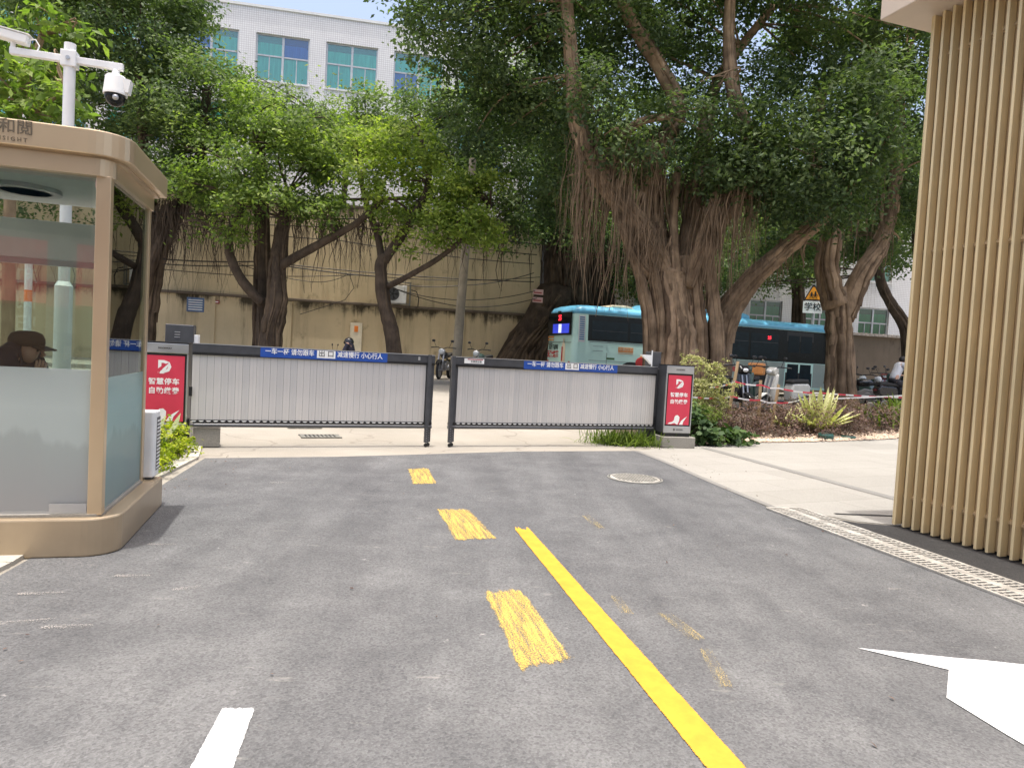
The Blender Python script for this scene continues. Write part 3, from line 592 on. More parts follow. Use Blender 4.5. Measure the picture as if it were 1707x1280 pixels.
# ------------------------------------------------------------------ the barrier gate
GR = R(24.2)
def poster_cabinet(loc, rz, z0, label, wd):
    c = empty('gate_cabinet', loc, rz, label, 'gate cabinet', 'poster cabinets of the barrier gate')
    H0, H1 = z0, 1.155 + z0; hw = wd / 2
    MB().box(-hw, hw, 0, .30, H0, H1).build('body', MT['anthracite'], c, bevel=.008)
    MB().box(-hw + .01, hw - .01, -.006, .29, H0 - .055, H0).build('base', MT['black'], c)
    MB().box(-hw, hw, -.022, .001, H1 - .14, H1 - .012).build('header', MT['silver'], c, bevel=.008)
    MB().box(-hw, hw, -.022, .001, H0 + .004, H0 + .12).build('footer', MT['silver'], c, bevel=.006)
    MB().box(-hw - .004, hw + .004, -.024, .305, H1 - .010, H1 + .006).build('cap', MT['black'], c)
    for xa in (-hw, hw - .016): MB().box(xa, xa + .016, -.022, .001, H0 + .122, H1 - .142).build('edge_trim', MT['silver'], c)
    MB().box(-hw + .017, hw - .017, -.014, .001, H0 + .122, H1 - .142).build('screen_frame', MT['black'], c)
    px0, px1, pz0, pz1 = -hw + .04, hw - .04, H0 + .145, H1 - .170
    po = MB().box(px0, px1, -.018, -.0145, pz0, pz1).build('poster', MT['red_poster'], c)
    s = (px1 - px0) / .44; cx = 0
    zt = pz1 - .15
    text('logo_letter', 'D', .205 * s, MT['white_print'], c, (cx, -.0185, zt), bold=.008)
    sw_ = MB()
    a = [(-.05, -.075), (-.005, -.075), (.02, -.02), (.052, .04), (.02, .025), (-.02, -.02)]
    sw_.add([(cx + x * s, -.0215, zt + z * s) for x, z in a], [tuple(range(6))]).build('logo_road', MT['white_print'], c)
    e = [(-.075, -.02), (-.06, -.082), (-.042, -.045), (-.005, .01), (.05, .052), (.03, .052), (-.03, .015)]
    sw_ = MB(); sw_.add([(cx + x * s, -.0205, zt + z * s) for x, z in e], [tuple(range(7))]).build('logo_cut', MT['red_poster'], c)
    text('poster_text', '智慧停车', .082 * s, MT['white_print'], c, (cx, -.0185, pz1 - .335), bold=.0022, spacing=1.08)
    text('poster_text', '自助缴费', .082 * s, MT['white_print'], c, (cx, -.0185, pz1 - .452), bold=.0022, spacing=1.08)
    lf = MB()
    blob = [(-.19, .012), (-.12, .012), (-.06, .03), (.0, .0), (.03, .07), (.035, .13), (.0, .165), (-.04, .16), (-.065, .125), (-.07, .08), (-.10, .05), (-.16, .035)]
    lf.add([(x * s, -.0195, pz0 + z) for x, z in blob], [tuple(range(len(blob)))])
    lf.add([(x * s, -.0195, pz0 + z) for x, z in [(.03, .004), (.10, .004), (.115, .06), (.18, .15), (.12, .11), (.07, .07)]], [(0, 1, 2, 3, 4, 5)])
    lf.build('poster_leaf', MT['white_print'], c)
    text('maker_name', 'DOORWAY', .030, MT['dark_print'], c, (0, -.0235, H1 - .075), bold=.001)
    text('maker_name', '道尔智控', .030, MT['dark_print'], c, (.045, -.0235, H0 + .06)); text('maker_mark', 'D', .045, MT['dark_print'], c, (-.055, -.0235, H0 + .06), bold=.003)
    return c
cl = poster_cabinet((-4.44, 8.80, 0), R(17), .20, 'silver gate cabinet with red parking poster partly behind variegated leaves', .55)
MB().box(-.28, .29, .02, .30, .004, .142).build('plinth', MT['plinth'], cl, bevel=.01)
cr = poster_cabinet((2.84, 11.72, 0), R(13), .255, 'silver gate cabinet with red parking poster on a concrete plinth beside the creeper', .50)
MB().box(-.27, .34, -.05, .38, .008, .195).build('plinth', MT['plinth'], cr, bevel=.012)
# controller box behind the left cabinet
cb = empty('control_box', (-4.62, 9.55, 0), R(17), 'dark grey control box standing behind the left gate cabinet', 'control box')
MB().box(-.19, .17, 0, .25, 0, 1.60).build('housing', MT['anthracite'], cb, bevel=.01); MB().box(.172, .23, .02, .18, 1.35, 1.47).build('side_unit', MT['white_plastic'], cb, bevel=.006)
for i in range(3): MB().box(-.07, .0, -.006, -.001, 1.42 + i * .035, 1.432 + i * .035).build('vent_slot', MT['silver'], cb)
cc = empty('gate_column', (2.46, 11.92, 0), R(20), 'tall dark grey motor column between the right barrier leaf and its cabinet', 'gate column')
MB().box(-.09, .16, .02, .32, .0, 1.335).build('housing', MT['anthracite'], cc, bevel=.008); MB().box(-.05, .14, .06, .28, 1.336, 1.62).build('upper_housing', MT['anthracite'], cc, bevel=.008)
MB().box(-.085, -.07, -.0, .018, .4, 1.64).build('reader_bar', MT['white_metal'], cc)
MB().add([(-.29, 0, 1.56), (-.085, 0, 1.56), (-.085, 0, 1.40), (-.15, 0, 1.46), (-.29, .07, 1.56), (-.085, .07, 1.56), (-.085, .07, 1.40), (-.15, .07, 1.46)], [(0,1,2,3), (7,6,5,4), (0,4,5,1), (1,5,6,2), (2,6,7,3), (3,7,4,0)]).build('reader_horn', MT['white_plastic'], cc)
MB().box(-.30, -.09, -.02, .03, 1.20, 1.29).build('reader_box', MT['white_plastic'], cc, bevel=.005); MB().box(-.285, -.24, -.024, -.0205, 1.22, 1.27).build('reader_tag', MT['ad_green'], cc)
for i in range(5): MB().box(-.06, .08, .012, .019, .36 + i * .03, .370 + i * .03).build('vent_slot', MT['black'], cc)

def gate_leaf(loc, L, label, right, sign_x, rz=GR):
    g = empty('barrier_leaf', loc, rz, label, 'gate', 'leaves of the barrier gate')
    zt0, zt1 = 1.245, 1.355
    MB().box(0, L, -.03, .03, zt0, zt1).build('top_rail', MT['anthracite'], g, bevel=.006)
    MB().box(0, L, -.036, .036, zt1 + .0005, zt1 + .010).build('rail_cap', MT['silver'], g)
    MB().box(0, L, -.028, .028, 1.215, 1.2445).build('slat_track', MT['black'], g)
    MB().tube([(0, 0, .30), (L, 0, .30)], .026, 12).build('bottom_rail', MT['anthracite'], g)
    MB().box(0, L, -.012, .022, .328, .372).build('chain_track', MT['black'], g)
    n = int(L / .0885); pitch = (L - .125) / n; x0 = .0 if not right else .118
    me = MB().add([(-.0425, -.004, .372), (.0425, -.004, .372), (.044, .006, .372), (-.044, .006, .372), (-.0425, -.004, 1.216), (.0425, -.004, 1.216), (.044, .006, 1.216), (-.044, .006, 1.216)],
                  [(0,3,2,1), (4,5,6,7), (0,1,5,4), (1,2,6,5), (2,3,7,6), (3,0,4,7)]).mesh('slat'); me.materials.append(MT['slat_grey'])
    rib = MB().box(-.003, .003, -.0085, -.0042, .374, 1.214).mesh('rib'); rib.materials.append(MT['slat_grey'])
    rn = random.Random(int(L * 100)); ch = MB()
    for i in range(n):
        xx = x0 + (i + .5) * pitch
        s = link('slat', me, g, loc=(xx, rn.uniform(-.002, .002), 0), rot=(0, 0, rn.uniform(-.025, .025))); s.scale = (pitch / .0885, 1, 1)
        link('rib', rib, s)
        ch.add([(xx - .036, -.016, .362), (xx + .03, -.016, .362), (xx + .012, -.016, .347), (xx - .018, -.016, .347)], [(0, 1, 2, 3)])
    MB().box(0, L, -.001, .003, .374, 1.214).build('backing_sheet', MT['anthracite'], g)
    o = ch.build('chain_links', MT['white_plastic'], g); o['kind'] = 'stuff'
    px = L - .115 if not right else .0
    for j, y in enumerate((-.038, .038)):
        e = MB().box(px, px + .055 if right else px + .055, y - .02, y + .02, .075, 1.30) if False else MB().box(px + (.0 if j == 0 else .058), px + (.056 if j == 0 else .114), y - .022, y + .022, .07, zt1 + .012)
        lg = e.build('end_post', MT['anthracite'], g, bevel=.004)
        cx = px + (.028 if j == 0 else .086)
        MB().lathe([(.010, .045), (.010, .07)], 8, (cx, y, 0)).build('castor_stem', MT['silver'], lg)
        MB().lathe([(.024, -.014), (.028, -.008), (.028, .008), (.024, .014)], 14, (cx, y, .030), 'y').build('castor', MT['black'], lg)
        hl = MB()
        for q in range(6): hl.lathe([(.005, 0), (.005, -.002)], 6, (cx, y - .0222, .10 + q * .035), 'y')
        hl.build('bolt_holes', MT['silver'], lg)
    cx = sign_x; z = 1.302
    MB().box(cx - .86, cx + .86, -.0345, -.0305, 1.225, 1.352).build('sign_strip', MT['blue_sign'], g)
    MB().box(cx - .125, cx + .125, -.037, -.035, 1.245, 1.35).build('exit_plate', MT['white_print'], g)
    text('sign_text', '一车一杆 请勿跟车', .088, MT['white_print'], g, (cx - .48, -.036, z), bold=.0012, sx=.88)
    text('sign_text', '出 口', .095, MT['dark_print'], g, (cx, -.0385, z), bold=.0006)
    text('sign_text', '减速慢行 小心行人', .088, MT['white_print'], g, (cx + .47, -.036, z), bold=.0012, sx=.88)
    return g
gl = gate_leaf((-4.14, 8.91, 0), 3.26, 'left leaf of the pale slatted barrier gate with blue warning strip', False, 1.68)
MB().box(3.0, 3.03, -.033, -.0305, 1.28, 1.33).build('latch_plate', MT['silver'], gl)
MB().box(-.03, .01, -.05, -.02, .68, .80).build('hinge', MT['black'], gl)
gr = gate_leaf((-.93, 10.33, 0), 3.72, 'right leaf of the pale slatted barrier gate with a white sticker', True, 2.05)
st = MB().box(.20, .52, -.034, -.0305, 1.27, 1.345).build('sticker', MT['white_print'], gr)
MB().box(.25, .50, -.0355, -.0345, 1.325, 1.338).build('sticker_heading', MT['notice_red'], st); text('sticker_text', '车辆请注意', .036, MT['dark_print'], st, (.39, -.0352, 1.298))
pl = empty('gate_footing', (-4.02, 9.12, 0), GR, 'grey concrete footing block under the left barrier leaf', 'footing')
MB().box(-.16, .17, -.12, .16, .004, .262).build('block', MT['plinth'], pl, bevel=.012); MB().box(-.20, -.165, -.16, .14, .004, .36).build('cheek', MT['kerb'], pl, bevel=.01)

# ------------------------------------------------------------------ slatted wall at right
SD = Vector((4.14 - 3.8, 5.53 - 6.61, 0)); SR = math.atan2(SD.y, SD.x)
SW = empty('slatted_wall', (3.80, 6.61, 0), SR, 'tall gatehouse wall of vertical wood-tone slats with a flat canopy', 'slatted wall')
ZT = 4.80
me = MB().box(-.0125, .0125, -.075, .0, .02, ZT).mesh('slat'); me.materials.append(MT['slat_wood'])
for i in range(34):
    link('slat', me, SW, loc=(.02 + i * .1035, 0, 0))
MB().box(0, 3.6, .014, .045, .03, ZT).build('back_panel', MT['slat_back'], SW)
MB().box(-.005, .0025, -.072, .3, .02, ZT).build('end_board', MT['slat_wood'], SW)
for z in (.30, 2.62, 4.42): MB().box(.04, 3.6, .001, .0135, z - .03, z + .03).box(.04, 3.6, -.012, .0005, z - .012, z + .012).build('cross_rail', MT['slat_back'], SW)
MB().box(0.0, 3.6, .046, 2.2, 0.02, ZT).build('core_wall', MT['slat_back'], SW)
MB().box(-.25, 4.2, -.44, 2.6, ZT, ZT + .42).build('canopy', MT['soffit'], SW, bevel=.01)

# ------------------------------------------------------------------ cream wall, buildings
WR = math.atan2(.19, 1)
W_ = empty('cream_wall', (0, 27.5, .35), WR, 'old two-tier cream wall with black mould along its ledge behind the trees', 'wall')
MB().box(-30, .7, 0, .5, 0, 2.62).build('lower_wall', MT['wall_paint'], W_); MB().box(-30, .72, -.10, .55, 2.621, 2.72).build('ledge', MT['dark_wall'], W_, bevel=.02)
MB().box(-30, .95, .22, .6, 2.721, 6.3).build('upper_wall', MT['wall_upper'], W_)
for x in (-11.5, -8.8, -4.9, -2.3, .3):
    MB().box(x - .28, x + .28, -.055, -.001, 0, 2.60).build('pilaster', MT['wall_paint'], W_)
MB().box(-30, .9, .2, .7, 6.301, 6.4).build('coping', MT['dark_wall'], W_)
def wall_pt(x, y, z): return Vector((math.cos(WR) * x - math.sin(WR) * y, 27.5 + math.sin(WR) * x + math.cos(WR) * y, z + .35))
nb = empty('notice_board', wall_pt(-11.9, -.03, 2.25), WR, 'faded blue notice board fixed to the cream wall', 'notice board')
MB().box(-.3, .3, -.03, 0, -.26, .26).build('panel', MT['notice_blue'], nb)
for i in range(5): MB().box(-.24, .24, -.034, -.031, .15 - i * .085, .18 - i * .085).build('text_line', MT['white_print'], nb)
rs = empty('red_plate', wall_pt(-11.3, -.03, 2.4), WR, 'small red plate on the cream wall beside the blue notice board', 'sign'); MB().box(-.22, .22, -.02, 0, -.06, .06).build('plate', MT['notice_red'], rs)
MB().box(-.18, .18, -.024, -.021, -.02, .02).build('text_line', MT['white_print'], rs)
hp = empty('door_pier', wall_pt(-6.15, -.06, 0), WR, 'orange painted pier with a number plate on the cream wall', 'pier'); MB().box(-.22, .22, -.06, 0, 0, 1.95).build('pier', MT['ad_cream'], hp); MB().box(-.07, .07, -.07, -.061, 1.6, 1.83).build('number_plate', MT['sticker_orange'], hp)
wa = empty('wall_condenser', wall_pt(-4.75, -.0, 2.73), WR, 'caged outdoor air conditioner hung on the cream wall behind a trunk', 'air conditioner')
MB().box(-.42, .42, -.28, .12, .06, .72).build('casing', MT['white_plastic'], wa, bevel=.02)
MB().lathe([(.25, -.285), (.25, -.30), (.22, -.30), (.22, -.29)], 24, (-.1, 0, .39), 'y').build('fan_ring', MT['anthracite'], wa)
fb = MB()
for i in range(5): a = i * 1.257; fb.add([(-.1 + .03 * math.cos(a), -.292, .39 + .03 * math.sin(a)), (-.1 + .2 * math.cos(a - .25), -.29, .39 + .2 * math.sin(a - .25)), (-.1 + .2 * math.cos(a + .3), -.296, .39 + .2 * math.sin(a + .3))], [(0, 1, 2)])
fb.lathe([(.05, -.30), (.05, -.288)], 12, (-.1, 0, .39), 'y').build('fan', MT['black'], wa)
cg = MB()
for x in (-.56, .56):
    for y in (-.38, .15): cg.box(x - .02, x + .02, y - .02, y + .02, 0, .86)
for z in (.02, .84): cg.box(-.56, .56, -.40, -.36, z - .02, z + .02); cg.box(-.58, -.54, -.38, .15, z - .02, z + .02); cg.box(.54, .58, -.38, .15, z - .02, z + .02)
cg.build('cage', MT['iron'], wa); MB().tube([(.6, -.1, .6), (.8, -.1, .55), (.9, -.05, .3), (.88, .0, -.05)], .02, 6).build('pipe', MT['cable'], wa)

def building(name, org, rz, x0, x1, z1, rows, ww, pitch, xs0, nwin, label, curtain, wall_mt):
    B = empty(name, org, rz, label, 'building')
    zc = 0
    def slab(a, b, z0, zz, nm='wall'): MB().box(a, b, 0, .3, z0, zz).build(nm, wall_mt, B)
    for (r0, r1) in rows:
        slab(x0, x1, zc, r0); a = x0
        for k in range(nwin):
            w0 = xs0 + k * pitch
            slab(a, w0, r0, r1, 'pier'); a = w0 + ww
            W = MB().box(w0, w0 + .07, .10, .16, r0, r1).box(w0 + ww - .07, w0 + ww, .10, .16, r0, r1).box(w0 + .07, w0 + ww - .07, .10, .16, r0, r0 + .07).box(w0 + .07, w0 + ww - .07, .10, .16, r1 - .07, r1).build('window', MT['alu'], B)
            md = w0 + ww / 2; tz = r0 + (r1 - r0) * .55
            MB().box(md - .05, md + .05, .095, .165, r0 + .07, r1 - .07).box(w0 + .07, md - .05, .10, .16, tz - .035, tz + .035).box(md + .05, w0 + ww - .07, .10, .16, tz - .035, tz + .035).box(w0 + ww * .25 - .02, w0 + ww * .25 + .02, .11, .15, r0 + .07, tz - .035).box(w0 + ww * .76 - .02, w0 + ww * .76 + .02, .11, .15, r0 + .07, tz - .035).build('mullion', MT['alu'], W)
            for (a0, a1, b0, b1, q) in ((w0 + .07, md - .05, r0 + .07, tz - .035, 0), (md + .05, w0 + ww - .07, r0 + .07, tz - .035, 1), (w0 + .07, md - .05, tz + .035, r1 - .07, 2), (md + .05, w0 + ww - .07, tz + .035, r1 - .07, 3)):
                pm = MT['glass_side'] if curtain == 'curtain_green' else MT['window_pane_blue' if (k * 7 + q * 3) % 5 == 1 else 'window_pane']
                MB().box(a0, a1, .125, .135, b0, b1).build('pane', pm, W)
            MB().box(w0 + .05, w0 + ww * (.5 if k % 3 else .96) - .05, .21, .23, r0, r1 - .36).build('curtain', MT[curtain], W); MB().box(w0 + ww * .52, w0 + ww - .05, .235, .25, r0, r1 - (.3 if k % 2 else .45)).build('curtain', MT[curtain], W)
            MB().box(w0 - .03, w0 + ww + .03, -.05, .09, r0 - .07, r0 - .001).build('sill', MT['white_plastic'], W)
        slab(a, x1, r0, r1, 'pier'); zc = r1
    slab(x0, x1, zc, z1); MB().box(x0 - .04, x1 + .04, -.05, .36, z1, z1 + .12).build('parapet_cap', MT['white_plastic'], B)
    MB().box(x0, x1, .31, 9, 0, z1 - .6).build('body', MT['building_dark'], B)
    return B
building('tiled_building', (-10, 33.4, .35), WR, -26, 10.5, 16.55, [(9.9, 12.1), (13.25, 15.42)], 2.42, 3.18, -2.87 - 3.18 * 6, 10, 'white tiled building with green glass windows rising above the street trees', 'curtain_pale', MT['white_tile'])
building('curtained_building', (11.0, 37, .35), WR, -9, 24, 10.5, [(2.9, 4.75), (6.2, 8.0)], 1.9, 3.3, -8.3, 9, 'white building with green curtained windows behind the right trees', 'curtain_green', MT['white_tile'])
LW = empty('boundary_wall', (2.5, 30.0, .35), WR, 'dark boundary wall with a tiled coping behind the parked motorcycles', 'wall')
MB().box(0, 30, 0, .3, 0, 2.85).build('wall', MT['dark_wall'], LW)
for i in range(9): MB().box(i * 3.4 - .2, i * 3.4 + .2, -.07, -.001, 0, 2.84).build('pier', MT['dark_wall'], LW)
me = MB().vprism([(-.11, 0), (.11, 0), (.085, .09), (0, .13), (-.085, .09)], -.22, .52).mesh('coping_tile'); me.materials.append(MT['roof_tile'])
for i in range(120): link('coping_tile', me, LW, loc=(.12 + i * .235, 0, 2.852))

# utility pole and cables
up = empty('utility_pole', (-1.95, 23.6, .48), 0, 'leaning concrete utility pole before the cream wall', 'utility pole')
MB().tube([(0, 0, -.05), (.06, 0, 2.5), (.14, .1, 5.2), (.2, .15, 7.5)], [.17, .155, .14, .12], 14).build('pole', MT['utility_concrete'], up)
MB().box(-.35, .6, .02, .1, 5.0, 5.1).build('bracket', MT['iron'], up)
def cable(name, pts, r, sag, label=None):
    P_ = []
    for a, b in zip(pts[:-1], pts[1:]):
        a, b = Vector(a), Vector(b); n = 14
        for i in range(n): t = i / n; P_.append(a.lerp(b, t) - Vector((0, 0, sag * 4 * t * (1 - t))))
    P_.append(Vector(pts[-1])); m = MB().tube(P_, r, 5)
    return tag(m.build(name, MT['cable']), label, 'cable', 'cables strung along the cream wall')
CA = [((240, 352), (590, 365), (900, 408), .030, .05), ((240, 358), (600, 378), (895, 425), .022, .12), ((240, 365), (560, 400), (890, 440), .020, .10), ((245, 430), (430, 436), (640, 462), .030, .06),
      ((245, 438), (470, 440), (890, 470), .024, .10), ((245, 446), (600, 458), (900, 462), .018, .16), ((640, 470), (770, 476), (890, 455), .020, .10), ((655, 480), (770, 500), (892, 485), .018, .10), ((660, 482), (780, 512), (895, 497), .018, .1), ((380, 432), (520, 470), (585, 455), .016, .12)]
WORD = ['topmost', 'second', 'third', 'fourth', 'fifth', 'sixth', 'seventh', 'eighth', 'ninth', 'tenth']
for i, (a, b, c, r, s) in enumerate(CA):
    cable('overhead_cable', [at(*a, 23.0 + .08 * i), at(*b, 24.0 + .08 * i), at(*c, 25.6 + .08 * i)], r * .8, s, '%s of the black cables strung in front of the cream wall' % WORD[i])
tag(MB().tube([at(583, 458, 24.6), at(590, 480, 24.6), at(575, 500, 24.7), at(545, 510, 24.9), at(500, 524, 25.2)], .012, 5).build('hanging_wire', MT['cable']), 'thin loose wire looping down the cream wall', 'cable')

# school sign
p = at(1347, 600, 30.6)
ss = empty('school_sign', (p.x, 30.6, .35), R(-6), 'yellow triangular school sign with children above a white plate on a pole', 'road sign')
MB().tube([(.06, 0, 0), (.06, 0, 2.6), (.16, 0, 6.2)], [.045, .045, .035], 12).build('pole', MT['alu'], ss)
zc = 3.065; ss.scale = (1.354,) * 3
def tri(w_, hh, y, z0): m = MB(); m.vprism([(-w_ / 2, z0), (w_ / 2, z0), (.03, z0 + hh), (-.03, z0 + hh)], y, y + .012); return m
tri(.60, .52, -.062, zc).build('triangle_border', MT['black'], ss); tri(.47, .40, -.066, zc + .045).build('triangle_face', MT['sign_orange'], ss)
fg = MB()
for x, sc in ((-.06, 1), (.06, 1.1)):
    fg.lathe([(.026 * sc, -.074), (.026 * sc, -.068)], 10, (x, 0, zc + .26 * sc), 'y'); fg.box(x - .03, x + .03, -.074, -.068, zc + .14, zc + .235 * sc); fg.bar((x - .02, -.071, zc + .145), (x - .06, -.071, zc + .07), .022, .006); fg.bar((x + .02, -.071, zc + .145), (x + .05, -.071, zc + .07), .022, .006); fg.bar((x + .02, -.071, zc + .22), (x + .08, -.071, zc + .17), .018, .006); fg.bar((x - .02, -.071, zc + .22), (x - .07, -.071, zc + .18), .018, .006)
fg.build('children_figure', MT['black'], ss)
MB().box(-.30, .30, -.062, -.05, zc - .40, zc - .02).build('plate', MT['white_print'], ss); text('plate_text', '学校', .27, MT['black'], ss, (0, -.066, zc - .21), bold=.004)

# ------------------------------------------------------------------ the bus
BR = R(20)
bx, by = 2.02 - math.sin(BR) * 1.2, 23.7 + math.cos(BR) * 1.2
BUS = empty('city_bus', (bx, by, .35), BR, 'mint green city bus with light blue roof, route 25, behind the banyan', 'bus')
BL = 12.2
def sec(z, inset, r=.24): return [(x, y, z) for x, y in rrect(inset, BL - inset, -1.2 + inset, 1.2 - inset, r, 6)]
body = MB(); rings = [sec(.32, .04), sec(.45, .0), sec(1.32, .0), sec(2.62, .05)]; n = len(rings[0])
body.add([p for r_ in rings for p in r_], [(i * n + k_, i * n + (k_ + 1) % n, (i + 1) * n + (k_ + 1) % n, (i + 1) * n + k_) for i in range(len(rings) - 1) for k_ in range(n)] + [tuple(range(n - 1, -1, -1)), tuple(range((len(rings) - 1) * n, len(rings) * n))])
body.build('body', MT['bus_mint'], BUS)
roof = MB(); rr_ = [sec(2.615, .045), sec(2.72, .04), sec(2.84, .10, .26), sec(2.92, .26, .35), sec(2.95, .55, .45)]
roof.add([p for r_ in rr_ for p in r_], [(i * n + k_, i * n + (k_ + 1) % n, (i + 1) * n + (k_ + 1) % n, (i + 1) * n + k_) for i in range(len(rr_) - 1) for k_ in range(n)] + [tuple(range(n - 1, -1, -1)), tuple(range((len(rr_) - 1) * n, len(rr_) * n))])
RF = roof.build('roof', MT['bus_blue'], BUS, smooth=True)
def dome_(x0, x1, yy, z0, z1, nm, mt):
    m = MB(); prof = [(x0, z0), (x1, z0), (x1 - .05, z1 - .06), (x1 - .3, z1), (x0 + .6, z1), (x0 + .2, z0 + .12)]
    m.vprism(prof, -yy, yy); return m.build(nm, MT[mt], RF, bevel=.04)
dome_(1.6, 2.7, .5, 2.93, 3.06, 'roof_hatch', 'ad_cream'); dome_(2.9, 5.6, .85, 2.92, 3.22, 'roof_unit', 'bus_blue'); dome_(6.0, 7.6, .8, 2.92, 3.14, 'roof_unit', 'bus_blue')
def side(x0, x1, z0, z1, nm, mt, proud=.006, parent=None, ys=-1):
    def yy(z): return 1.2 - (0 if z < 1.32 else .05 * (z - 1.32) / 1.3)
    m = MB(); o = proud
    a, b = yy(z0), yy(z1)
    m.add([(x0, ys * (a - .03), z0), (x1, ys * (a - .03), z0), (x1, ys * (a + o), z0), (x0, ys * (a + o), z0), (x0, ys * (b - .03), z1), (x1, ys * (b - .03), z1), (x1, ys * (b + o), z1), (x0, ys * (b + o), z1)],
          [(0,1,2,3), (7,6,5,4), (0,4,5,1), (1,5,6,2), (2,6,7,3), (3,7,4,0)])
    return m.build(nm, MT[mt], parent or BUS)
side(4.75, 11.9, 1.36, 2.60, 'window_band', 'bus_glass'); side(.55, 4.749, 1.70, 2.60, 'window_band', 'bus_glass')
for x0, x1 in ((.7, 2.1), (2.2, 3.6), (3.7, 4.7), (6.0, 7.3), (7.4, 8.7)):
    wv = side(x0, x1, 1.46 if x0 > 5 else 1.78, 2.40, 'window', 'window_dark', .010); side(x0 + .02, x1 - .02, 2.06, 2.075, 'window_bar', 'anthracite', .013, wv)
for x0, x1, nm in ((4.78, 5.85, 'middle_door'), (9.1, 10.4, 'front_door')):
    d = side(x0, x1, .42, 2.55, nm, 'black', .012); xm = (x0 + x1) / 2
    for a, b in ((x0 + .07, xm - .04), (xm + .04, x1 - .07)): side(a, b, .6, 2.4, 'door_pane', 'window_dark', .016, d)
side(10.45, 11.9, .42, 1.34, 'skirt_panel', 'bus_grey', .008); side(5.9, 9.05, .42, 1.34, 'skirt_panel', 'bus_grey', .008)
side(.62, 4.7, 1.66, 1.675, 'trim_line', 'anthracite', .008); side(.62, 4.7, 1.02, 1.03, 'trim_line', 'anthracite', .006)
for x in (1.3, 2.7, 4.0): side(x, x + .012, .45, 1.31, 'panel_joint', 'anthracite', .005)
side(.75, 1.15, 1.36, 1.37, 'flap_edge', 'anthracite', .006); side(.75, 1.15, 1.52, 1.53, 'flap_edge', 'anthracite', .006)
for i in range(11): side(.22, .40, 1.72 + i * .075, 1.755 + i * .075, 'louvre', 'louvre_blue', .02)
side(.19, .43, 1.64, 2.56, 'louvre_frame', 'white_plastic', .009)
# rear
rear = MB().box(-.035, -.004, -1.0, 1.02, 1.86, 2.66).build('rear_window', MT['bus_glass'], BUS, bevel=.01)
MB().box(-.040, -.036, -.86, .55, 1.93, 2.26).build('rear_screen', MT['led_blue'], rear); MB().box(-.043, -.0405, -.22, .04, 1.94, 2.25).build('screen_text_block', MT['led_white'], rear)
text('route_number', '25', .26, MT['led_red'], rear, (-.042, -.05, 2.47), rot=(math.pi / 2, 0, -math.pi / 2), bold=.012)
MB().box(-.016, -.002, -1.05, 1.05, 1.60, 1.615).box(-.02, -.002, .6, .95, 1.54, 1.57).build('rear_joint', MT['anthracite'], BUS)
RT_ = (math.pi / 2, 0, -math.pi / 2)
text('advert_text', '无糖茶就喝', .20, MT['ad_black'], BUS, (-.008, .50, 1.42), rot=RT_, bold=.004, sx=.85); text('advert_text', '无糖焙茶', .27, MT['ad_red'], BUS, (-.008, .50, 1.16), rot=RT_, bold=.008, sx=.95)
MB().box(-.012, -.004, .50, 1.0, 1.76, 1.83).box(-.012, -.004, .50, 1.0, 1.67, 1.71).build('advert_tag', MT['ad_orange'], BUS)
bt = MB().lathe([(.15, .42), (.16, .5), (.155, .95), (.12, 1.12), (.06, 1.2), (.06, 1.32), (.001, 1.325)], 16)
for i, v in enumerate(bt.v): bt.v[i] = (-.012 + .01 * (v[0] / .2), v[1] - .42, v[2] + .42)
bt.build('advert_bottle', MT['ad_cream'], BUS); MB().box(-.030, -.026, -.40, -.30, .95, 1.45).build('advert_label', MT['ad_red'], BUS)
for za, zb in ((1.36, 1.54), (1.31, 1.33)): MB().box(1.75, 2.35, -1.205, -1.19, za, zb).build('advert_tag', MT['ad_orange'], BUS)
text('advert_text', '东鹏饮料', .14, MT['ad_cream'], BUS, (2.05, -1.209, 1.45))
fr = MB().lathe([(.001, -1.225), (.34, -1.215), (.36, -1.203)], 24, (2.95, 0, 1.06), 'y').build('advert_fruit', MT['ad_orange'], BUS); MB().lathe([(.001, -1.232), (.18, -1.228), (.2, -1.215)], 20, (2.66, 0, 1.02), 'y').build('advert_fruit', MT['ad_red'], BUS)
MB().box(1.3, 1.62, -1.206, -1.19, 1.08, 1.15).build('advert_leaf', MT['ad_green'], BUS)
text('advert_text', '免费品尝', .20, MT['ad_red'], BUS, (6.35, -1.212, .98), bold=.006); text('advert_text', '冰爽好茶', .17, MT['ad_green'], BUS, (7.2, -1.212, 1.02))
text('route_number', '25', .17, MT['led_red'], BUS, (8.25, -1.19, 2.25), bold=.008); MB().box(7.95, 8.03, -1.222, -1.21, 1.34, 1.42).build('marker_lamp', MT['ad_cream'], BUS)
for wx, nm in ((2.3, 'rear'), (8.15, 'front')):
    arch = MB(); pts = [(wx + .62 * math.cos(R(a)), .42 + .62 * math.sin(R(a))) for a in range(0, 181, 12)]
    arch.vprism(pts, -1.214, -1.16).build('wheel_arch', MT['black'], BUS)
    for ys in (-1, 1):
        wv = MB().lathe([(.30, -.13), (.44, -.13), (.48, -.10), (.48, .10), (.44, .13), (.30, .13)], 28, (0, 0, 0), 'y').build('wheel', MT['tyre'], BUS, loc=(wx, ys * 1.09, .485))
        MB().lathe([(.001, -.06), (.10, -.09), (.12, -.05), (.22, -.04), (.30, -.132), (.30, .10)], 24, (0, 0, 0), 'y').build('rim', MT['rim'], wv)
MB().box(BL - .03, BL + .02, -1.05, 1.05, 1.1, 2.55).build('windscreen', MT['bus_glass'], BUS, bevel=.01)
MB().box(BL - .02, BL + .03, -1.05, -.75, .55, .72).build('headlight', MT['headlight'], BUS); MB().box(BL - .02, BL + .03, .75, 1.05, .55, .72).build('headlight', MT['headlight'], BUS)
